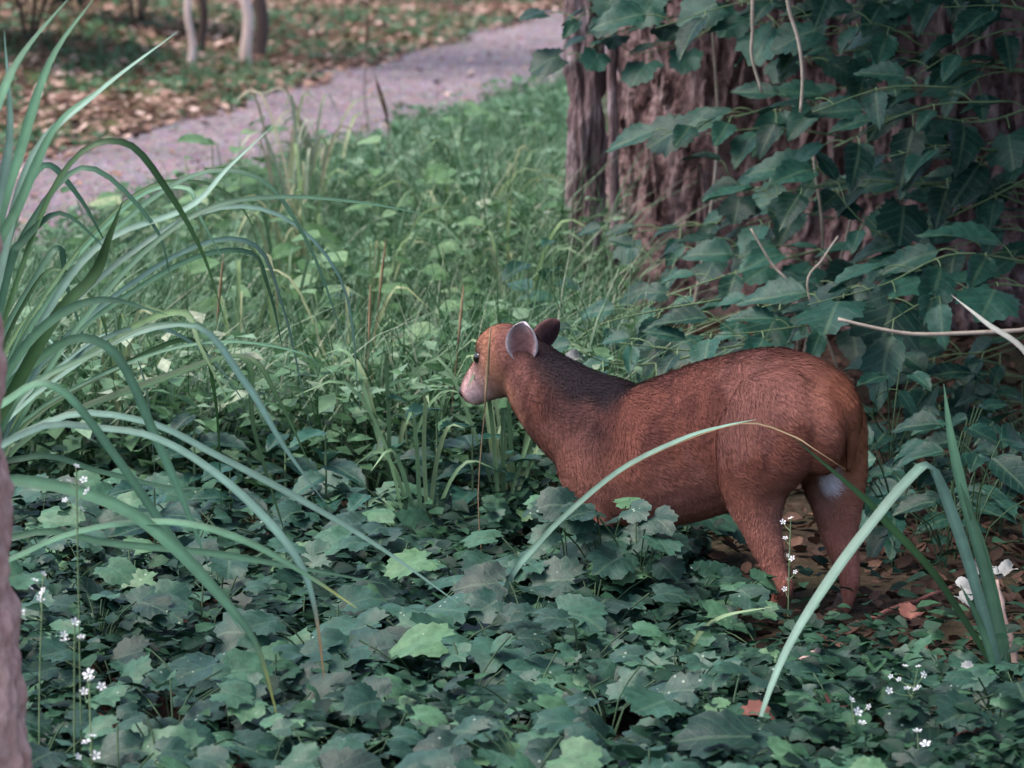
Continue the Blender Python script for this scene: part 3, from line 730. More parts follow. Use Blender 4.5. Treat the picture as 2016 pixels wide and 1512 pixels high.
o = link('leaf_litter', merge('forest_floor_litter', [scatter(tl_, put(x, y, .008), U(0, 6.28, n), U(-.2, .5, n), U(-.5, .5, n), U(.018, .05, n), U(0, 1, n) ** 2 * .3)], M['litter']))  # darker end of the litter colours, deep shade painted into the leaves
tag(o, 'dead leaves on the forest floor, coloured darker for the shade under the creeper and shrub', 'leaf litter', kind='stuff')
N = 700; x = U(-3.5, .5, N); y = U(11, 24, N); k = (d_far(x, y) < 0) & (d_near(x, y) > 0); x, y = x[k], y[k]; n = len(x)
o = link('leaf_litter', merge('path_litter', [scatter(tl_, put(x, y, .018), U(0, 6.28, n), U(-.1, .3, n), U(-.3, .3, n), U(.02, .06, n), U(.1, .8, n))], M['litter']))
tag(o, 'few dead leaves strewn on the mauve gravel path', 'leaf litter', kind='stuff')
N = 6000; s = U(-4, 16, N); u = U(0, 1, N)
a = NE - .3 * NN + ND * s[:, None]; b = FE + FD * (s * .98)[:, None]; q = a * (1 - u)[:, None] + b * u[:, None]
oct_ = (np.array([(1, 0, 0), (-1, 0, 0), (0, .8, 0), (0, -.8, 0), (0, 0, .6), (0, 0, -.6)], float), np.array([(0, 2, 4), (2, 1, 4), (1, 3, 4), (3, 0, 4), (2, 0, 5), (1, 2, 5), (3, 1, 5), (0, 3, 5)]), np.zeros((6, 2)))
o = link('gravel', merge('gravel', [scatter(oct_, put(q[:, 0], q[:, 1], .013), U(0, 6.28, N), U(-.3, .3, N), U(-.3, .3, N), U(.005, .016, N), U(0, 1, N))], M['pebble']))
tag(o, 'loose mauve grey gravel strewn over the path', 'gravel', kind='stuff')

# ------------------------------------------------------------------ meadow of weeds and grass (uncountable)
def meadow_pts(N, x0, x1, y0, y1):
    x, y = U(x0, x1, N), U(y0, y1, N)
    ok = (d_near(x, y) < .12 + .5 * (fbm(np.stack([x, y, 0 * x], -1) * 2.5, 2) - .5)) & ~in_tree(x, y, .06) & ~near_deer(x, y, .13)
    ok &= ~((x > .30) & (y > 7.0))
    return x[ok], y[ok]
x, y = meadow_pts(60000, -3.0, .45, 8.3, 20); n = len(x)
hh = (.07 + .24 * fbm(np.stack([x, y, 0 * x], -1) * 1.6, 3)) * U(.5, 1.5, n) * np.clip(1.25 - .03 * (y - 8), .7, 1.2)
near_ = 1 - .55 * (1 - sstep(.0, 1.3, -d_near(x, y))); hh = hh * near_ * 1.6
g1 = blades(put(x, y, -.01), U(0, 6.28, n), hh, hh * U(.1, .9, n), U(.003, .009, n), U(0, 1, n))
x, y = meadow_pts(64000, -3.0, .45, 8.0, 20); n = len(x)
hh = (.04 + .30 * fbm(np.stack([x, y, 0 * x], -1) * 1.6, 3)) * U(.1, 1.15, n)
hh = hh * (1 - .55 * (1 - sstep(.0, 1.3, -d_near(x, y)))) * 1.35
rr_ = np.clip(.55 * fbm(np.stack([x, y, 0 * x], -1) * 2.2 + 8, 3) + .25 * hh / .3 + U(-.25, .4, n), 0, 1)
g2 = scatter(leaf_small(.33), put(x, y) + np.stack([0 * x, 0 * x, hh], -1), U(0, 6.28, n), U(-.5, .7, n), U(-.5, .5, n), U(.018, .075, n) , rr_)
o = link('meadow_weeds', merge('meadow_weeds', [g1, g2], M['meadow']))
tag(o, 'tangled light green grass and small weeds between path and deer', 'weeds', kind='stuff')
# sparse green on the far bank
x, y = U(-5, 2, 20000), U(14, 28, 20000); k = (d_far(x, y) > -.05) & (fbm(np.stack([x, y, 0 * x], -1) * 1.1, 3) > .40); x, y = x[k], y[k]; n = len(x)
hh = U(.03, .16, n)
o = link('bank_weeds', merge('bank_weeds', [blades(put(x, y, -.01), U(0, 6.28, n), hh, hh * U(.2, .9, n), U(.006, .014, n), U(0, .6, n)),
     scatter(leaf_small(.4), put(x, y, .03), U(0, 6.28, n), U(-.2, .5, n), U(-.4, .4, n), U(.03, .07, n), U(0, .6, n))], M['meadow']))
tag(o, 'thin olive green weeds on the litter bank past the path', 'weeds', kind='stuff')
# low dark cover under the creeper
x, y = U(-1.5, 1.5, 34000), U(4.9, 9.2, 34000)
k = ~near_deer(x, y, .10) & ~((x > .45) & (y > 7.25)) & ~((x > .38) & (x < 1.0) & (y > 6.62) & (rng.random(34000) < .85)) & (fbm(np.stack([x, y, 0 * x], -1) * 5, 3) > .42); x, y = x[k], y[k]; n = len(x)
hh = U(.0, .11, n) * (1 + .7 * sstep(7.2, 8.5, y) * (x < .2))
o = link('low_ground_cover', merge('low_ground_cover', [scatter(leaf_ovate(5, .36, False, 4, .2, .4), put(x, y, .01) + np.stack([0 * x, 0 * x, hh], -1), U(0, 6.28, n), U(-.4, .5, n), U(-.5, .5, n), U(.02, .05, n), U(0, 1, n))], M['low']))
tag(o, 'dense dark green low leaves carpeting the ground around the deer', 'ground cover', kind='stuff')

# ------------------------------------------------------------------ lobed creeper in the foreground
LOBE = []
for sd0 in range(9):
    v, f, uv = leaf_lobed(sd0, 5 if sd0 % 3 else 3, .08 + .05 * (sd0 % 5), .15 + .09 * (sd0 % 4)); LOBE.append(mesh_np('leaf', v, f, M['creeper'], uv=uv))
OVA = []
for sd0 in range(4):
    v, f, uv = leaf_ovate(sd0, .21 + .03 * sd0, True, 13, .3, .2 + .15 * sd0); OVA.append(mesh_np('leaf', v, f, M['shrub'], uv=uv))
OVL = []
for sd0 in range(3):
    v, f, uv = leaf_ovate(sd0 + 9, .30 + .05 * sd0, False, 6); OVL.append(mesh_np('leaf', v, f, M['weed'], uv=uv))
SHL = []
for sd0 in range(3):
    v, f, uv = leaf_lobed(sd0 + 20, 3 + 2 * (sd0 % 2), .12, .3); SHL.append(mesh_np('leaf', v, f, M['shrub'], uv=uv))

def creeper(x, y, nl, size, hmax, label, grp, meshes=LOBE, name='creeping_vine', spread=.12, cat='vine', mat='darkstem', tilt=.5):
    z = Hz(x, y); e = empty(name, (x, y, z)); tag(e, label, cat, grp); sub = []
    ends = []
    for k in range(nl):
        a = random.uniform(0, 6.28); r = spread * math.sqrt(random.random()); h_ = hmax * random.uniform(.45, 1.0)
        p = Vector((math.cos(a) * r, math.sin(a) * r, h_)); ends.append((p, a))
        sub.append(tube(spline([(random.uniform(-.01, .01), random.uniform(-.01, .01), -.02), (p.x * .35, p.y * .35, h_ * .65), tuple(p)], 5), .0016, 4, False))
    st_ = link('stem', mesh_np('stem', *join(sub), M[mat]), e)
    for p, a in ends:
        a2 = a + random.uniform(-.9, .9); d = Vector((math.cos(a2), math.sin(a2) * .8 - .25, random.uniform(-.35, .15)))
        n_ = Vector((random.uniform(-.35, .35), -tilt + random.uniform(-.35, .3), 1))
        leaf_obj(random.choice(meshes), st_, p, d, n_, size * random.uniform(.6, 1.25))
    return e
spots = []
tries = 0
while len(spots) < 190 and tries < 9000:
    tries += 1
    yy = random.uniform(5.25, 7.9); xx = random.uniform(-.15 * yy, .152 * yy)
    if bool(near_deer(np.array([xx]), np.array([yy]), .15)[0]): continue
    if xx > .42 and yy > 7.3: continue
    if xx > .36 and yy > 6.75: continue
    if xx > .62 and yy > 6.5 and random.random() < .6: continue
    if xx < -.35 and yy > 6.4 and random.random() < .5: continue
    if any((xx - a) ** 2 + (yy - b) ** 2 < .088 ** 2 for a, b in spots): continue
    spots.append((xx, yy))
def vine_label(x, y):
    if x < -.55 and y < 6.4: k = 'growing round the white flowers by the pink barked trunk'
    elif x < -.2 and y > 6.5: k = 'under the arching tips of the tall sedge clump'
    elif x > .62 and y < 6.5: k = 'at the foot of the folded sedge blade'
    elif y > 6.9: k = 'close under the head and chest of the deer'
    elif x > .3 and y > 6.2: k = 'below the hind legs of the deer'
    elif x < -.1: k = 'between the sedge clump and the single sedge blade'
    else: k = 'in the open carpet before the deer'
    return 'low lobed leaf vine ' + k, 'creeping vines ' + k
for i, (xx, yy) in enumerate(spots):
    hm = random.uniform(.07, .16)
    if xx > .3 and 6.3 < yy < 7.0: hm *= .45
    creeper(xx, yy, random.randint(5, 9), random.uniform(.055, .125), hm, *vine_label(xx, yy))
# the taller leaves hiding the deer's front legs
for px, Yd in ((1190, 6.95), (1255, 6.92), (1310, 6.95), (1365, 6.95), (1120, 7.0), (1420, 6.9)):
    q = P(px, 1100, Yd)
    creeper(q.x, Yd, 9, .088, .25 if px < 1280 else .20 if px < 1350 else .12, 'taller lobed leaf vine hiding the front legs of the deer', 'vines in front of the deer', spread=.085)

# ------------------------------------------------------------------ leafy sprays: shrub > branch > leaf
def spray(root, B, pts, Y0, Y1, size, meshes, twig, step=.075, rad=.0032, mat='stem', bare=0.0, up=.8, name='branch'):
    w = [Vector(P(px, py, Y0 + (Y1 - Y0) * i / max(1, len(pts) - 1))) for i, (px, py) in enumerate(pts)]
    L = sum((w[i + 1] - w[i]).length for i in range(len(w) - 1)); n = max(6, int(L / step) * 2)
    sp = spline([tuple(v) for v in w], n) - np.array(B)
    V_ = [tube(sp, np.linspace(rad, rad * .35, n), 6)]
    ends = []
    tg = norm(np.gradient(sp, axis=0))
    for i in range(2, n, 2):
        if i / n < bare: continue
        s = 1 if (i // 2) % 2 else -1
        p0 = sp[i]; side = norm(np.cross(tg[i], [0, -.4, .9])) * s
        d = side * random.uniform(.5, 1) + tg[i] * random.uniform(.2, .8) + np.array([0, random.uniform(-.5, .1), random.uniform(-.45, .15)])
        d = norm(d); p1 = p0 + d * random.uniform(.03, .07) + np.array([0, 0, .01])
        V_.append(tube(spline([p0, (p0 + p1) / 2 + np.array([0, 0, .008]), p1], 4), .0016, 4, False)); ends.append((p1, d))
    br = link(name, mesh_np(name, *join(V_), M[mat]), root)
    for p1, d in ends:
        n_ = Vector((random.uniform(-.45, .35), -random.uniform(.0, .75), up))
        leaf_obj(random.choice(meshes), br, p1, d + np.array([random.uniform(-.9, .0), random.uniform(-.3, .1), random.uniform(-.4, .05)]), n_, size * random.uniform(.65, 1.2))
    return br
def root_at(px, Yd):
    x = P(px, 700, Yd).x; return Vector((x, Yd, Hz(x, Yd)))
def trunkstem(root, B, top, rad, mat='twig', mid=None):
    p = [(0, 0, -.03), tuple((Vector(top) - B) * .5 + Vector((.05, 0, .05))), tuple(Vector(top) - B)]
    return link('stem', mesh_np('stem', *tube(spline(p, 14), np.linspace(rad, rad * .5, 14), 8), M[mat]), root)

B = root_at(2120, 9.3); sh1 = empty('leafy_shrub', B)
tag(sh1, 'broad teal leaved shrub arching over the deer in front of the big tree', 'shrub')
for top in ((2060, 30, 9.3), (2060, 330, 9.2), (2050, 520, 9.0), (2060, 640, 9.0)): trunkstem(sh1, B, P(*top), .010)
mix = OVA * 2 + SHL[:1]
S1 = [([(2060, 30), (1850, -10), (1650, 20), (1480, 50)], 9.3, 9.1, .15), ([(2060, 120), (1880, 120), (1740, 50), (1640, 60)], 9.3, 9.0, .13),
      ([(2060, 200), (1930, 240), (1780, 225), (1640, 290)], 9.1, 8.8, .155), ([(2060, 330), (1950, 390), (1840, 440), (1760, 470), (1690, 430), (1595, 310)], 9.0, 8.8, .12),
      ([(2060, 420), (1930, 370), (1820, 360), (1700, 390)], 9.1, 8.9, .13), ([(2050, 520), (1880, 500), (1740, 560), (1590, 600)], 8.7, 8.4, .17),
      ([(2060, 570), (1950, 560), (1830, 590), (1740, 640)], 8.6, 8.4, .15), ([(2060, 640), (1950, 690), (1860, 700), (1760, 730)], 8.8, 8.7, .13),
      ([(2060, 250), (1960, 300), (1900, 310), (1820, 280)], 9.0, 8.9, .14), ([(2060, 470), (1980, 450), (1900, 480), (1800, 500)], 9.0, 8.8, .13),
      ([(2060, 60), (1980, 60), (1900, 90), (1800, 150)], 9.2, 9.0, .13)]
for pts, a, b, sz in S1: spray(sh1, B, pts, a, b, sz, mix, True, .062)
for k in range(30):
    x0 = random.uniform(1650, 2150); y0 = random.uniform(-120, 640); L = random.uniform(200, 380); dy = random.uniform(-20, 90); yd = random.uniform(8.9, 10.2)
    spray(sh1, B, [(x0, y0), (x0 - L * .5, y0 + dy * .3 - 15), (x0 - L, y0 + dy)], yd, yd - .15, random.uniform(.10, .15), mix, True, .08)
for k in range(9):
    x0 = random.uniform(1900, 2150); y0 = random.uniform(680, 900); L = random.uniform(180, 330); yd = random.uniform(8.9, 9.7)
    spray(sh1, B, [(x0, y0), (x0 - L * .5, y0 - 10), (x0 - L, y0 + random.uniform(0, 70))], yd, yd - .15, random.uniform(.09, .13), mix, True, .08)
# vine climbing in front of the trunk
B = root_at(1560, 9.6); sh2 = empty('climbing_vine', B)
tag(sh2, 'leafy vine with pointed toothed leaves hanging across the big trunk', 'vine')
for top in ((1600, 300, 9.4), (1500, 540, 9.2), (1700, 210, 9.6)): trunkstem(sh2, B, P(*top), .006)
S2 = [([(1700, 210), (1560, 205), (1430, 235), (1300, 265)], 9.6, 9.4, .13), ([(1680, 360), (1580, 330), (1490, 380), (1420, 330)], 9.7, 9.5, .12),
      ([(1700, 560), (1560, 590), (1410, 630), (1260, 680)], 8.8, 8.5, .12), ([(1620, 490), (1470, 530), (1320, 580), (1210, 625)], 9.2, 8.9, .11),
      ([(1520, 670), (1370, 690), (1220, 675)], 8.4, 8.2, .10), ([(1500, 420), (1400, 440), (1300, 450), (1190, 470)], 9.9, 9.7, .085),
      ([(1560, 470), (1470, 480), (1380, 500), (1260, 520)], 9.5, 9.3, .10), ([(1420, 590), (1300, 610), (1180, 640), (1110, 690)], 8.6, 8.4, .085),
      ([(1400, 690), (1300, 715), (1200, 715), (1140, 690)], 8.3, 8.1, .07), ([(1640, 430), (1560, 420), (1470, 440)], 9.6, 9.4, .12),
      ([(1700, 640), (1600, 640), (1480, 655), (1380, 660)], 8.5, 8.3, .12), ([(1760, 500), (1650, 520), (1560, 510)], 9.2, 9.0, .13)]
for pts, a, b, sz in S2: spray(sh2, B, pts, a, b, sz, OVA + SHL[:1], True, .055)
B = root_at(1350, 10.4); sh3 = empty('climbing_vine', B)
tag(sh3, 'high vine strands with soft leaves over the upper trunk and slender stem', 'vine')
trunkstem(sh3, B, P(1400, 20, 10.35), .006)
for pts, a, b, sz in [([(1400, 20), (1300, 40), (1200, 70), (1130, 120)], 10.35, 10.2, .115), ([(1400, -20), (1280, -10), (1180, 20), (1120, 40)], 10.3, 10.2, .11), ([(1420, 40), (1360, 80), (1290, 100), (1230, 110)], 10.3, 10.2, .11),
                      ([(1430, -10), (1500, 20), (1560, 80), (1600, 130)], 10.3, 10.1, .12), ([(1400, -60), (1260, -40), (1130, -30)], 10.3, 10.2, .11)]:
    spray(sh3, B, pts, a, b, sz, SHL + OVA[:1], True, .05)
# low dark leaves behind the rump, under the shrub
B = root_at(1800, 8.3)
sh4 = empty('shade_plant', B); tag(sh4, 'sparse dark leaved plant in deep shade behind the rump of the deer', 'plant')
for pts, a, b, sz in [([(1800, 960), (1760, 880), (1720, 820), (1730, 760)], 8.3, 8.1, .10), ([(1800, 960), (1850, 900), (1960, 850), (2010, 830)], 8.3, 8.2, .09), ([(1800, 970), (1880, 960), (1990, 940)], 8.2, 8.1, .09), ([(1790, 980), (1740, 960), (1715, 900)], 8.1, 7.9, .10), ([(1800, 980), (1850, 1000), (1930, 1020)], 8.1, 8.0, .09), ([(1800, 940), (1790, 830), (1840, 760), (1900, 740)], 8.5, 8.6, .10), ([(1800, 980), (1770, 1040), (1730, 1060)], 7.7, 7.5, .08), ([(1810, 980), (1900, 1060), (1990, 1090)], 7.8, 7.6, .08), ([(1800, 930), (1900, 800), (2000, 760)], 8.6, 8.7, .10)]:
    spray(sh4, B, pts, a, b, sz, mix, True, .07, .003, 'darkstem')

for k in range(16):
    Yd = random.uniform(7.35, 8.6); px = random.uniform(1730, 2050); xx = P(px, 900, Yd).x
    creeper(xx, Yd, random.randint(6, 9), random.uniform(.07, .11), random.uniform(.14, .34), 'dark leafed undergrowth plant in shade between the hind legs and the shrub', 'shaded undergrowth plants behind the deer', OVA, 'undergrowth_plant', .15, 'plant')
# ------------------------------------------------------------------ broad-leaved meadow plants and grasses that can be told apart
def weed(px, Yd, h_, nl, size, label, grp, meshes=OVL, lean=0.0, name='leafy_weed', cat='weed'):
    B = root_at(px, Yd); e = empty(name, B); tag(e, label, cat, grp)
    sp = spline([(0, 0, -.02), (lean * .3, 0, h_ * .5), (lean, 0, h_)], 12)
    st_ = link('stem', mesh_np('stem', *tube(sp, np.linspace(.004, .0018, 12), 5), M['stem']), e)
    for k in range(nl):
        i = 3 + int(8 * k / max(1, nl - 1)); a = k * 2.4 + random.uniform(-.4, .4)
        d = Vector((math.cos(a), math.sin(a), random.uniform(-.2, .35)))
        leaf_obj(random.choice(meshes), st_, sp[i], d, Vector((random.uniform(-.2, .2), -.35, 1)), size * random.uniform(.7, 1.2))
LBL = 'pale green broad leaved weed standing in the meadow grass'
for k in range(80):
    Yd = random.uniform(8.6, 15.5); px = random.uniform(60, 1100)
    xx = P(px, 500, Yd).x
    if d_near(xx, Yd) > -.5 or in_tree(xx, Yd, .1) or near_deer(np.array([xx]), np.array([Yd]), .2)[0]: continue
    weed(px, Yd, random.uniform(.2, .48), random.randint(6, 10), random.uniform(.06, .12), LBL, 'broad leaved weeds in the meadow', lean=random.uniform(-.08, .08))
for px, Yd, h_, sz in ((1040, 9.2, .40, .115), (1000, 8.9, .27, .10), (1090, 9.6, .42, .10)):
    weed(px, Yd, h_, 8, sz, 'blue green leafed plant just left of the slender trunk base', 'blue green plants by the slender trunk', OVA, name='broadleaf_plant', cat='plant')
for px, Yd, h_, sz in ((640, 7.7, .26, .11), (560, 7.9, .22, .09), (860, 7.75, .28, .10), (930, 7.7, .25, .11), (800, 8.1, .25, .09), (720, 7.5, .16, .09), (990, 7.75, .22, .10), (450, 7.6, .2, .10), (300, 7.3, .22, .1), (380, 8.0, .24, .1)):
    weed(px, Yd, h_, 8, sz, 'dark teal leafed plant in front of the meadow below the deer head', 'dark leafed plants below the deer head', OVA, name='broadleaf_plant', cat='plant')

# ------------------------------------------------------------------ sedge blades traced one by one
def blade_mesh(pts, w, seed, fold=.25, nrm=None, n=22, taper0=.75):
    sp = spline(pts, n); t = norm(np.gradient(sp, axis=0)); r_ = random.Random(seed)
    nn = np.array(nrm if nrm is not None else (r_.uniform(-.3, .3), -.75, .65)); s = norm(np.cross(t, nn)); b = np.cross(s, t)
    u = np.linspace(0, 1, n); ww = w * np.minimum(1, taper0 + u * 1.2) * np.clip((1 - u) * 3.2, 0.03, 1) ** .8 * .5
    tw = 0.35 * np.sin(u * 2.5 + seed); s2 = s * np.cos(tw)[:, None] + b * np.sin(tw)[:, None]; b2 = np.cross(s2, t)
    V = np.stack([sp - s2 * ww[:, None] + b2 * (ww * fold)[:, None], sp, sp + s2 * ww[:, None] + b2 * (ww * fold)[:, None]], 1).reshape(-1, 3)
    F = []
    for i in range(n - 1):
        for j in (0, 1):
            a = i * 3 + j; F += [(a, a + 1, a + 4), (a, a + 4, a + 3)]
    return V, np.array(F)
BL_GREEN = np.array((.085, .19, .11)); BL_BLUE = np.array((.165, .275, .21)); BL_DARK = np.array((.030, .075, .025)); BL_YEL = np.array((.33, .33, .09)); BL_ORG = np.array((.5, .23, .08))
m, nt = new_mat('sedge_leaf'); t = NT(nt)
c = t.n('ShaderNodeAttribute', attribute_name='tint').outputs['Color']
c = t.mix(.5, c, t.ramp(t.noise(t.pos(), 30, 4), [(.3, (.7, .7, .7)), (.7, (1.3, 1.3, 1.3))]), 'MULTIPLY')
t.out(c, .5, None, .32, .2); M['sedge'] = m
def sedge(name, label, base, items, grp=None, cat='sedge'):
    e = empty(name, base); tag(e, label, cat, grp)
    for i, (pts, Y0, Y1, w, col, tipcol) in enumerate(items):
        k = len(pts); wp = [tuple(P(px, py, Y0 + (Y1 - Y0) * j / (k - 1)) - base) for j, (px, py) in enumerate(pts)]
        if i % 1 == 0: wp = [(wp[0][0] * .15, wp[0][1] * .15, -.02)] + wp if Vector(wp[0]).length > .05 else wp
        n = 30; V, F = blade_mesh(wp, w, i * 3 + int(pts[0][0]) % 7, n=n)
        u = np.repeat(np.linspace(0, 1, n), 3)[:, None]
        cc = np.array(col) * (1 + .2 * np.sin(u * 9 + i)) * np.tile(np.array([.8, 1.3, .95]), n)[:, None]; tw = sstep(.86, .99, u) if tipcol is not None else 0 * u
        cc = cc * (1 - tw) + (np.array(tipcol) if tipcol is not None else 0) * tw
        link('blade', mesh_np('blade', V, F, M['sedge'], col=cc), e)
    return e
g, bl, dk = BL_GREEN, BL_BLUE, BL_DARK
base = Vector((-0.99, 6.1, Hz(-.99, 6.1)))
sedge('sedge_clump', 'tall arching sedge clump beside the pink barked trunk', base, [
    ([(-120, 1000), (-20, 620), (60, 320), (190, 185), (350, 62)], 6.1, 6.2, .016, bl, None),
    ([(-110, 1000), (-30, 560), (40, 400), (110, 250), (200, 170)], 6.0, 6.0, .018, g, None),
    ([(-100, 900), (-10, 470), (40, 300), (100, 120), (190, -10)], 6.0, 6.1, .018, g, None),
    ([(-130, 900), (-60, 400), (0, 200), (50, 100), (150, -20)], 5.9, 6.0, .018, g, None),
    ([(-100, 1000), (10, 800), (110, 625), (185, 545), (215, 470), (242, 395)], 6.2, 6.1, .022, dk, None),
    ([(-100, 1050), (10, 880), (120, 690), (260, 520), (400, 415), (550, 388), (720, 400), (850, 425)], 6.3, 6.4, .011, g * .75, None),
    ([(-60, 900), (60, 480), (150, 310), (250, 283), (330, 375), (400, 500), (445, 640)], 6.2, 6.2, .012, dk * 1.2, None),
    ([(-60, 950), (80, 640), (200, 480), (370, 410), (450, 330), (540, 245)], 6.3, 6.5, .013, bl, None),
    ([(-110, 1000), (60, 850), (200, 845), (310, 865), (420, 930), (520, 1020), (590, 1110), (620, 1200), (638, 1335)], 6.0, 5.9, .017, bl, BL_ORG),
    ([(-110, 1050), (-20, 955), (100, 955), (240, 1000), (340, 1075), (430, 1170), (505, 1270), (548, 1420)], 5.9, 5.8, .020, g, BL_YEL),
    ([(-110, 1200), (60, 1085), (200, 1038), (350, 1030), (480, 1065), (600, 1130), (702, 1197)], 5.9, 5.8, .015, g, BL_YEL),
    ([(-100, 1000), (100, 830), (280, 830), (430, 900), (600, 990), (750, 1080), (905, 1190)], 6.2, 6.2, .017, bl * .95, None),
    ([(-110, 950), (30, 780), (120, 770), (230, 905), (330, 1050), (420, 1160), (480, 1250)], 6.0, 5.9, .018, g, None),
    ([(-60, 900), (100, 690), (220, 690), (310, 870), (370, 1010), (412, 1120)], 6.2, 6.1, .016, g, None),
    ([(-60, 950), (150, 720), (370, 640), (480, 750), (560, 880), (640, 990)], 6.3, 6.3, .013, bl, None),
    ([(-110, 1150), (60, 1050), (220, 1070), (420, 1090), (600, 1120), (760, 1150)], 6.1, 6.1, .012, g * .8, None),
    ([(-100, 1000), (0, 760), (90, 640), (200, 590), (330, 620)], 6.1, 6.1, .016, g * .8, None),
    ([(-90, 1000), (-20, 700), (20, 520), (40, 480), (120, 420), (220, 500)], 6.2, 6.2, .014, g * .7, None),
    ([(-100, 1000), (-40, 560), (0, 380), (20, 250), (8, 60)], 5.9, 6.0, .016, bl, None),
    ([(-80, 950), (0, 600), (60, 440), (170, 330), (300, 440), (340, 560)], 6.4, 6.4, .011, g * .7, None),
    ([(-70, 900), (10, 500), (80, 330), (150, 380), (220, 500)], 6.5, 6.6, .012, g * .8, None),
    ([(-100, 1000), (60, 900), (200, 930), (330, 960), (430, 960)], 6.3, 6.4, .012, g * .6, None),
    ([(-110, 1100), (0, 850), (60, 760), (180, 700), (300, 640), (430, 640)], 6.2, 6.3, .012, g * .8, None),
])
rs = random.Random(5); items = []
for k in range(17):
    a_ = rs.uniform(-.15, 1.0); x1 = rs.uniform(40, 480); top_ = rs.uniform(330, 760); x2 = x1 + (rs.uniform(15, 60) if k % 3 == 0 else rs.uniform(60, 260)); drop = rs.uniform(60, 420)
    cc_ = [g, g * .7, bl, bl * .8, dk, np.array((.12, .20, .09))][rs.randrange(6)]
    items.append(([(-70 + 40 * a_, 1050), (x1 * .25 - 60 + 20 * a_, top_ + .45 * (1050 - top_)), (x1 * .7, top_ + 40), (x1 + (x2 - x1) * .3, top_), (x2, top_ + drop * .35), (x2 + rs.uniform(10, 90), top_ + drop)], rs.uniform(6.4, 7.0), rs.uniform(6.4, 7.2), rs.uniform(.006, .013), cc_, None))
base = Vector((-1.06, 6.75, Hz(-1.06, 6.75)))
sedge('sedge_clump', 'thin leaved tangled sedge clump growing behind the tall arching one', base, items)
base = root_at(1975, 6.35)
sedge('sedge_clump', 'upright sedge clump with one blade folded over beside the fallen sticks', base, [
    ([(1970, 1330), (1925, 1170), (1880, 1030), (1832, 922), (1790, 945), (1730, 1015), (1650, 1120), (1560, 1260), (1505, 1390), (1478, 1500)], 6.35, 5.9, .022, bl * .85, None),
    ([(1975, 1330), (1945, 1160), (1900, 990), (1872, 860), (1858, 755)], 6.35, 6.45, .020, g * .8, None),
    ([(1965, 1330), (1900, 1225), (1830, 1120), (1750, 1035), (1700, 980), (1560, 860)], 6.35, 6.3, .016, dk, None),
    ([(1985, 1330), (1960, 1180), (1925, 1050), (1890, 950)], 6.38, 6.4, .017, g * .7, None),
    ([(1960, 1335), (1930, 1230), (1890, 1150)], 6.3, 6.3, .012, g * .7, None)])
base = Vector(G(975, 1235)); base.z = Hz(base.x, base.y)
sedge('sedge_plant', 'single pale sedge blade arching across the flank of the deer', base, [
    ([(1000, 1150), (1060, 1070), (1130, 1000), (1230, 920), (1350, 862), (1430, 838), (1488, 826)], 6.75, 6.55, .012, bl * .9, None),
    ([(1000, 1150), (1060, 1072), (1130, 1004), (1230, 924), (1350, 866), (1470, 832), (1560, 858), (1600, 882), (1665, 925)], 6.76, 6.5, .0035, np.array((.22, .15, .08)), None)])
base = Vector(G(1350, 1330)); base.z = Hz(base.x, base.y)
sedge('sedge_plant', 'short curved sedge blade lying over the vines below the hind legs', base, [
    ([(1358, 1285), (1385, 1240), (1430, 1212), (1520, 1195)], 6.45, 6.4, .010, np.array((.16, .24, .12)), None)])
base = Vector(G(2090, 1290)); base.z = Hz(base.x, base.y)
sedge('sedge_plant', 'pale dry sedge blade leaning up over the bare branch of the shrub', base, [
    ([(2080, 900), (2030, 710), (1940, 635), (1872, 580)], 7.6, 7.9, .012, np.array((.33, .33, .29)), None)])

# grasses in the meadow
def grass_stalk(px, py_tip, Yd, mat, label, grp, lean=0.0, r0=.0015, head=True, name='grass_stalk'):
    B = root_at(px, Yd); tip = P(px + lean, py_tip, Yd) - B; e = empty(name, B); tag(e, label, 'grass', grp)
    sp = spline([(0, 0, -.02), (tip.x * .2 - .02, .01, tip.z * .35), (tip.x * .4 - .008, 0, tip.z * .7), tuple(tip)], 12)
    st_ = link('stem', mesh_np('stem', *tube(sp, np.linspace(r0, r0 * .6, 12), 5), M[mat]), e)
    if head:
        rr_ = np.array([.3, 1.2, 1.6, 1.2, .3]) * r0 * 1.5
        link('seed_head', mesh_np('seed_head', *tube(sp[-5:], rr_, 6), M[mat]), st_)
for px, pt, Yd, ln in ((745, 470, 8.6, 15), (735, 560, 8.4, -6), (430, 500, 8.5, 10), (960, 640, 7.25, 6), (905, 560, 8.3, 8)):
    grass_stalk(px, pt, Yd, 'dry', 'dry brown grass stalk rising from the weeds by the deer head', 'dry grass stalks', ln)
for px, pt, Yd, ln in ((790, 148, 13.2, -52), (730, 20, 17, -6)):
    grass_stalk(px, pt, Yd, 'darkstalk', 'dark seed stalk silhouetted against the gravel path', 'dark stalks at the path edge', ln, .0035)
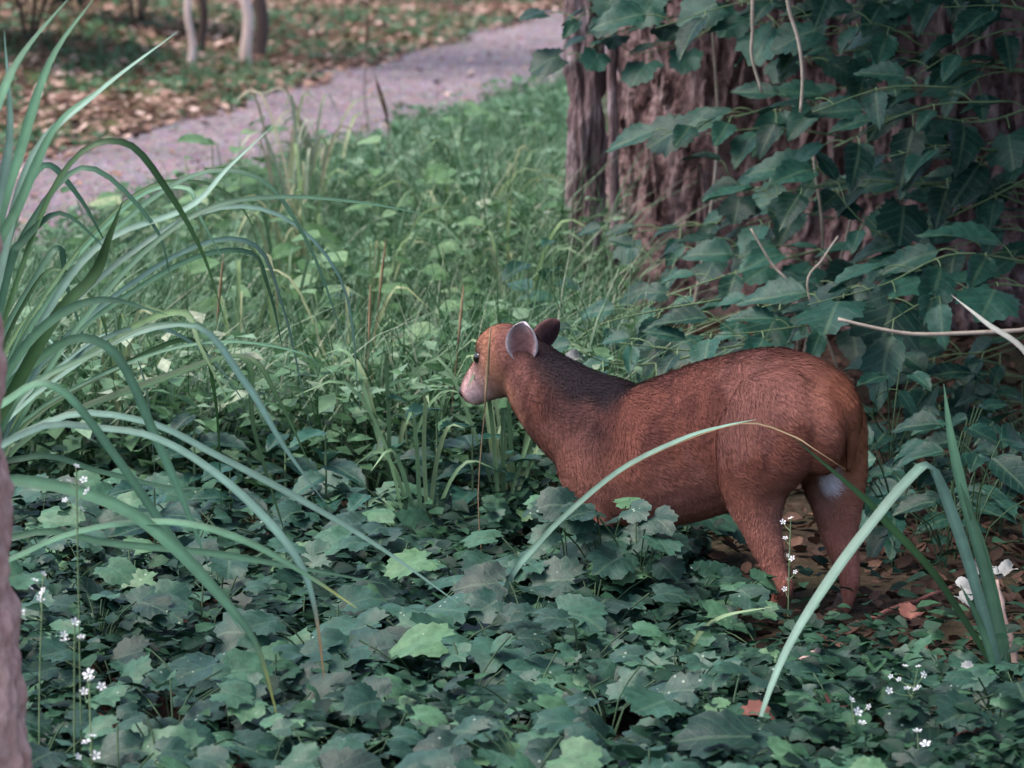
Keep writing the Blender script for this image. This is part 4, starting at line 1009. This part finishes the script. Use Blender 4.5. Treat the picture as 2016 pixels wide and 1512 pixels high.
def tuft(px, Yd, nb, hmin, hmax, w, label, grp, mats=('sedge',), col=None):
    B = root_at(px, Yd); e = empty('grass_tuft', B); tag(e, label, 'grass', grp)
    for k in range(nb):
        a = random.uniform(0, 6.28); h_ = random.uniform(hmin, hmax); r_ = h_ * random.uniform(.15, .6)
        pts = [(random.uniform(-.02, .02), random.uniform(-.02, .02), -.02), (math.cos(a) * r_ * .35, math.sin(a) * r_ * .35, h_ * .6), (math.cos(a) * r_ * .75, math.sin(a) * r_ * .75, h_ * .95), (math.cos(a) * r_ * 1.25, math.sin(a) * r_ * 1.25, h_ * random.uniform(.7, 1))]
        V, F = blade_mesh(pts, w * random.uniform(.7, 1.2), k, n=10)
        c0 = np.array(random.choice(col)); link('blade', mesh_np('blade', V, F, M['sedge'], col=np.tile(c0, (len(V), 1)) * random.uniform(.8, 1.2)), e)
gc = [(.16, .24, .10), (.12, .21, .10), (.24, .27, .14), (.10, .18, .09)]
for k in range(22):
    Yd = random.uniform(8.2, 13.5); px = random.uniform(150, 1080); xx = P(px, 500, Yd).x
    if d_near(xx, Yd) > -.7 or near_deer(np.array([xx]), np.array([Yd]), .2)[0]: continue
    tuft(px, Yd, random.randint(6, 11), .2, .46, .009, 'loose tuft of light green grass in the meadow', 'grass tufts in the meadow', col=gc)
for px, Yd in ((600, 12.2), (650, 12.6), (560, 12.4)):
    tuft(px, Yd, 9, .35, .62, .010, 'tall pale grass tuft leaning over the path edge', 'tall grass tufts at the path edge', col=[(.3, .34, .24), (.24, .28, .15), (.36, .32, .22)])
for px, Yd in ((770, 8.1), (990, 7.7), (1010, 7.9), (830, 7.6)):
    tuft(px, Yd, 7, .2, .42, .010, 'green grass tuft close to the deer muzzle and chest', 'grass tufts beside the deer', col=[(.14, .24, .12), (.2, .28, .14)])

# ------------------------------------------------------------------ white flower spikes
pt_V, pt_F = [], []
for k in range(5):
    a = k * 2 * math.pi / 5; o0 = len(pt_V)
    for rr_, da, z_ in ((.1, 0, 0), (.75, -.42, .25), (1.0, 0, .3), (.75, .42, .25)):
        pt_V.append((math.cos(a + da) * rr_, math.sin(a + da) * rr_, z_))
    pt_F += [(o0, o0 + 1, o0 + 2), (o0, o0 + 2, o0 + 3)]
o0 = len(pt_V); pt_V += [(.2, 0, .1), (-.1, .18, .1), (-.1, -.18, .1), (0, 0, .5)]; pt_F += [(o0, o0 + 1, o0 + 3), (o0 + 1, o0 + 2, o0 + 3), (o0 + 2, o0, o0 + 3)]
BLOS = mesh_np('blossom', np.array(pt_V), np.array(pt_F), M['petal'], smooth=False)
def flowers(label, grp, Yd, dots, size=.0058, stemlen=None):
    bx = sum(d[0] for d in dots) / len(dots); b = P(bx, max(d[1] for d in dots), Yd); B = Vector((b.x, Yd, Hz(b.x, Yd)))
    e = empty('white_flower', B); tag(e, label, 'flower', grp); pts3 = [P(px, py, Yd + random.uniform(-.03, .03)) - B for px, py in dots]
    top = max(pts3, key=lambda v: v.z); sub = [tube(spline([(0, 0, -.02), (top.x * .3, 0, top.z * .5), tuple(top)], 8), .0013, 4, False)]
    for p in pts3:
        q = Vector((top.x * max(0, p.z / max(top.z, .01)) ** 1.3, 0, p.z - .012)); sub.append(tube([tuple(q), tuple((q + p) / 2 + Vector((0, 0, -.002))), tuple(p)], .0008, 3, False))
    st_ = link('stem', mesh_np('stem', *join(sub), M['stem']), e)
    for p in pts3: leaf_obj(BLOS, st_, p, Vector((random.uniform(-1, 1), random.uniform(-1, 1), random.uniform(-.3, .3))), Vector((random.uniform(-.5, .5), -.8, .7)), size * 1.2 * random.uniform(.7, 1.25), 'blossom')
GF = 'white flower spikes'
FL = 'thin stemmed white flower spike beside the pink barked trunk'
flowers(FL, GF, 5.75, [(150, 918), (165, 945), (135, 947), (160, 1003), (128, 985), (172, 968)])
flowers(FL, GF, 5.7, [(85, 1130), (60, 1158), (85, 1165), (40, 1205), (78, 1180), (68, 1143)])
flowers(FL, GF, 5.6, [(147, 1225), (125, 1250), (160, 1255), (128, 1262)], .0075)
flowers(FL, GF, 5.55, [(175, 1328), (200, 1352), (165, 1362), (180, 1338)], .0075)
flowers(FL, GF, 5.45, [(182, 1450), (153, 1490), (188, 1488), (170, 1462)], .006)
FR = 'white flower spike among vines at the foot of the folded sedge'
flowers(FR, 'white flower spikes by the sedge', 6.0, [(1782, 1312), (1808, 1313), (1820, 1328), (1754, 1332), (1770, 1338), (1750, 1360), (1786, 1356), (1806, 1356)])
flowers(FR, 'white flower spikes by the sedge', 5.8, [(1676, 1378), (1688, 1402), (1711, 1392), (1697, 1424)], .007)
flowers(FR, 'white flower spikes by the sedge', 5.7, [(1806, 1440), (1813, 1488), (1822, 1466)], .007)
flowers('slim white flower spike rising between the hind legs of the deer', None, 6.9, [(1541, 1028), (1557, 1021), (1546, 1060), (1560, 1100), (1551, 1094), (1566, 1126), (1550, 1142), (1545, 1160)], .0048)

# ------------------------------------------------------------------ fallen sticks, dead leaves, bare twigs
def stick(label, p0, p1, r, mat, name='fallen_stick'):
    p0, p1 = Vector(p0), Vector(p1); e = p1 - p0; n = 10
    sp = np.array([list(p0 + e * (i / (n - 1)) + Vector((random.uniform(-1, 1), random.uniform(-1, 1), random.uniform(-.5, .5))) * e.length * .012) for i in range(n)])
    V, F = tube(sp - np.array(p0), np.linspace(r, r * .75, n) * (1 + .12 * np.sin(np.arange(n) * 2.1)), 9)
    tag(link(name, mesh_np(name, V, F, M[mat]), None, p0), label, 'stick')
q = P(2006, 1240, 6.55); stick('pinkish stick leaning by the upright sedge clump', (q.x, q.y, Hz(q.x, q.y) + .005), P(1958, 1142, 6.6), .0085, 'stickpink')
stick('short orange brown stick on the vines beside the folded sedge blade', P(1562, 1312, 6.3), P(1612, 1280, 6.36), .007, 'stickpink')
a = ground_at(1700, 1235); b = ground_at(1880, 1175); stick('long pinkish stick on bare litter behind the hind hoof', a + Vector((0, 0, .012)), b + Vector((0, 0, .02)), .006, 'deadred')
a = ground_at(1420, 1465); b = ground_at(1560, 1450); stick('brown stick in a gap of the foreground vines', a + Vector((0, 0, .03)), b + Vector((0, 0, .035)), .008, 'stickpink')
DL = []
for k in range(3):
    v, f, uv = leaf_lobed(40 + k, 5, .8, 1.1); DL.append((v, f, uv))
def dead(px, py, Yd, size, mat, label, grp=None):
    v, f, uv = random.choice(DL); q = P(px, py, Yd)
    o = link('dead_leaf', mesh_np('dead_leaf', v - np.array([0, .4, 0]), f, M[mat], uv=uv)); tag(o, label, 'dead leaf', grp)
    m3 = orient(Vector((random.uniform(-1, 1), random.uniform(-.5, .5), random.uniform(-.2, .3))), Vector((random.uniform(-.4, .4), -.5, 1)))
    mm = m3.to_4x4(); mm.translation = q; o.matrix_basis = mm @ Matrix.Diagonal((size, size, size, 1))
for px, py, Yd, sz in ((1892, 1155, 6.95, .04), (1925, 1120, 7.2, .03), (1985, 1122, 7.1, .04), (1960, 1128, 7.1, .03), (1895, 1178, 6.9, .04), (1905, 1318, 6.3, .03)):
    dead(px, py, Yd, sz, 'deadpale', 'curled greyish white dead leaf on the litter behind the upright sedge', 'pale dead leaves')
for px, py, Yd, sz in ((1445, 1420, 5.95, .06), (1490, 1405, 6.0, .05), (1425, 1440, 5.9, .05), (1640, 1390, 6.05, .05), (1910, 1440, 5.9, .05), (1800, 1210, 6.85, .06)):
    dead(px, py, Yd, sz, 'deadred', 'red brown dead leaf lying in a gap between the foreground vines', 'red dead leaves')
dead(1130, 706, 7.9, .04, 'deadpale', 'small white dead leaf behind the nape of the deer')

def bare_twig(label, pts, Y0, Y1, r, name='bare_twig', toground=True):
    k = len(pts); w = [P(px, py, Y0 + (Y1 - Y0) * i / (k - 1)) for i, (px, py) in enumerate(pts)]
    if toground: w = [Vector((w[0].x + .12, w[0].y + .1, Hz(w[0].x + .12, w[0].y + .1) - .03)), Vector((w[0].x + .08, w[0].y + .05, w[0].z * .5))] + w
    else: w = [Vector((w[0].x + .15, w[0].y + .3, 2.15)), Vector((w[0].x + .03, w[0].y + .08, 1.6))] + w      # hangs from the added limbs of the big tree
    B = w[0]; V, F = tube(spline([tuple(v - B) for v in w], 26), np.linspace(r, r * .6, 26), 7)
    tag(link(name, mesh_np(name, V, F, M['twig']), None, B), label, 'twig')
bare_twig('long pale bare branch bowing below the shrub leaves above the rump', [(2100, 640), (2016, 650), (1900, 656), (1800, 658), (1720, 645), (1650, 628)], 8.2, 8.2, .0065)
bare_twig('pale bare twig curving down in front of the big trunk', [(1555, -60), (1552, 10), (1572, 80), (1580, 150), (1576, 222)], 8.6, 8.6, .006, 'hanging_twig', False)
bare_twig('shorter pinkish bare twig hanging left of the pale curved one', [(1484, -40), (1482, 60), (1480, 110), (1500, 182)], 8.8, 8.8, .006, 'hanging_twig', False)
bare_twig('thin green tendril twig standing up among the vine leaves on the trunk base', [(1560, 572), (1520, 520), (1478, 450)], 8.7, 8.7, .0045)
bare_twig('thin upright twig beside the vine leaves left of the bare branch', [(1590, 570), (1620, 510), (1650, 465)], 8.7, 8.7, .0035)

# dark bushes at the far left corner
def far_bush(px, py, h_, r_, n, label):
    b = ground_at(px, py); e = empty('dark_bush', b); tag(e, label, 'bush')
    link('stem', mesh_np('stem', *join([tube(spline([(0, 0, -.03), (math.cos(a) * r_ * .3, math.sin(a) * r_ * .3, h_ * .5), (math.cos(a) * r_ * .7, math.sin(a) * r_ * .7, h_ * .9)], 8), .012, 5) for a in (0, 1.3, 2.6, 4, 5.2)]), M['darksapling']), e)
    ph, ct, rr_ = U(0, 6.28, n), U(-.6, 1, n), U(.35, 1, n) ** .6
    pos = np.stack([np.cos(ph) * np.sqrt(1 - ct ** 2) * r_ * rr_, np.sin(ph) * np.sqrt(1 - ct ** 2) * r_ * rr_, h_ * .55 + ct * h_ * .5 * rr_], -1)
    k = fbm(pos * 3.5 + px, 2) > .42; pos = pos[k]; m_ = len(pos)
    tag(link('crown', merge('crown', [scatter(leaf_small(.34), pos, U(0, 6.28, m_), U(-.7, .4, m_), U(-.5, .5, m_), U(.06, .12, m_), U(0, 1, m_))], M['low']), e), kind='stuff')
far_bush(60, 95, 1.0, .55, 1800, 'dark green bush at the top of the litter bank')
far_bush(-40, 120, 1.1, .6, 1800, 'dark bush standing apart from the saplings past the sedge tips')
far_bush(270, 60, 1.0, .5, 1500, 'dark bush behind the pink sapling')
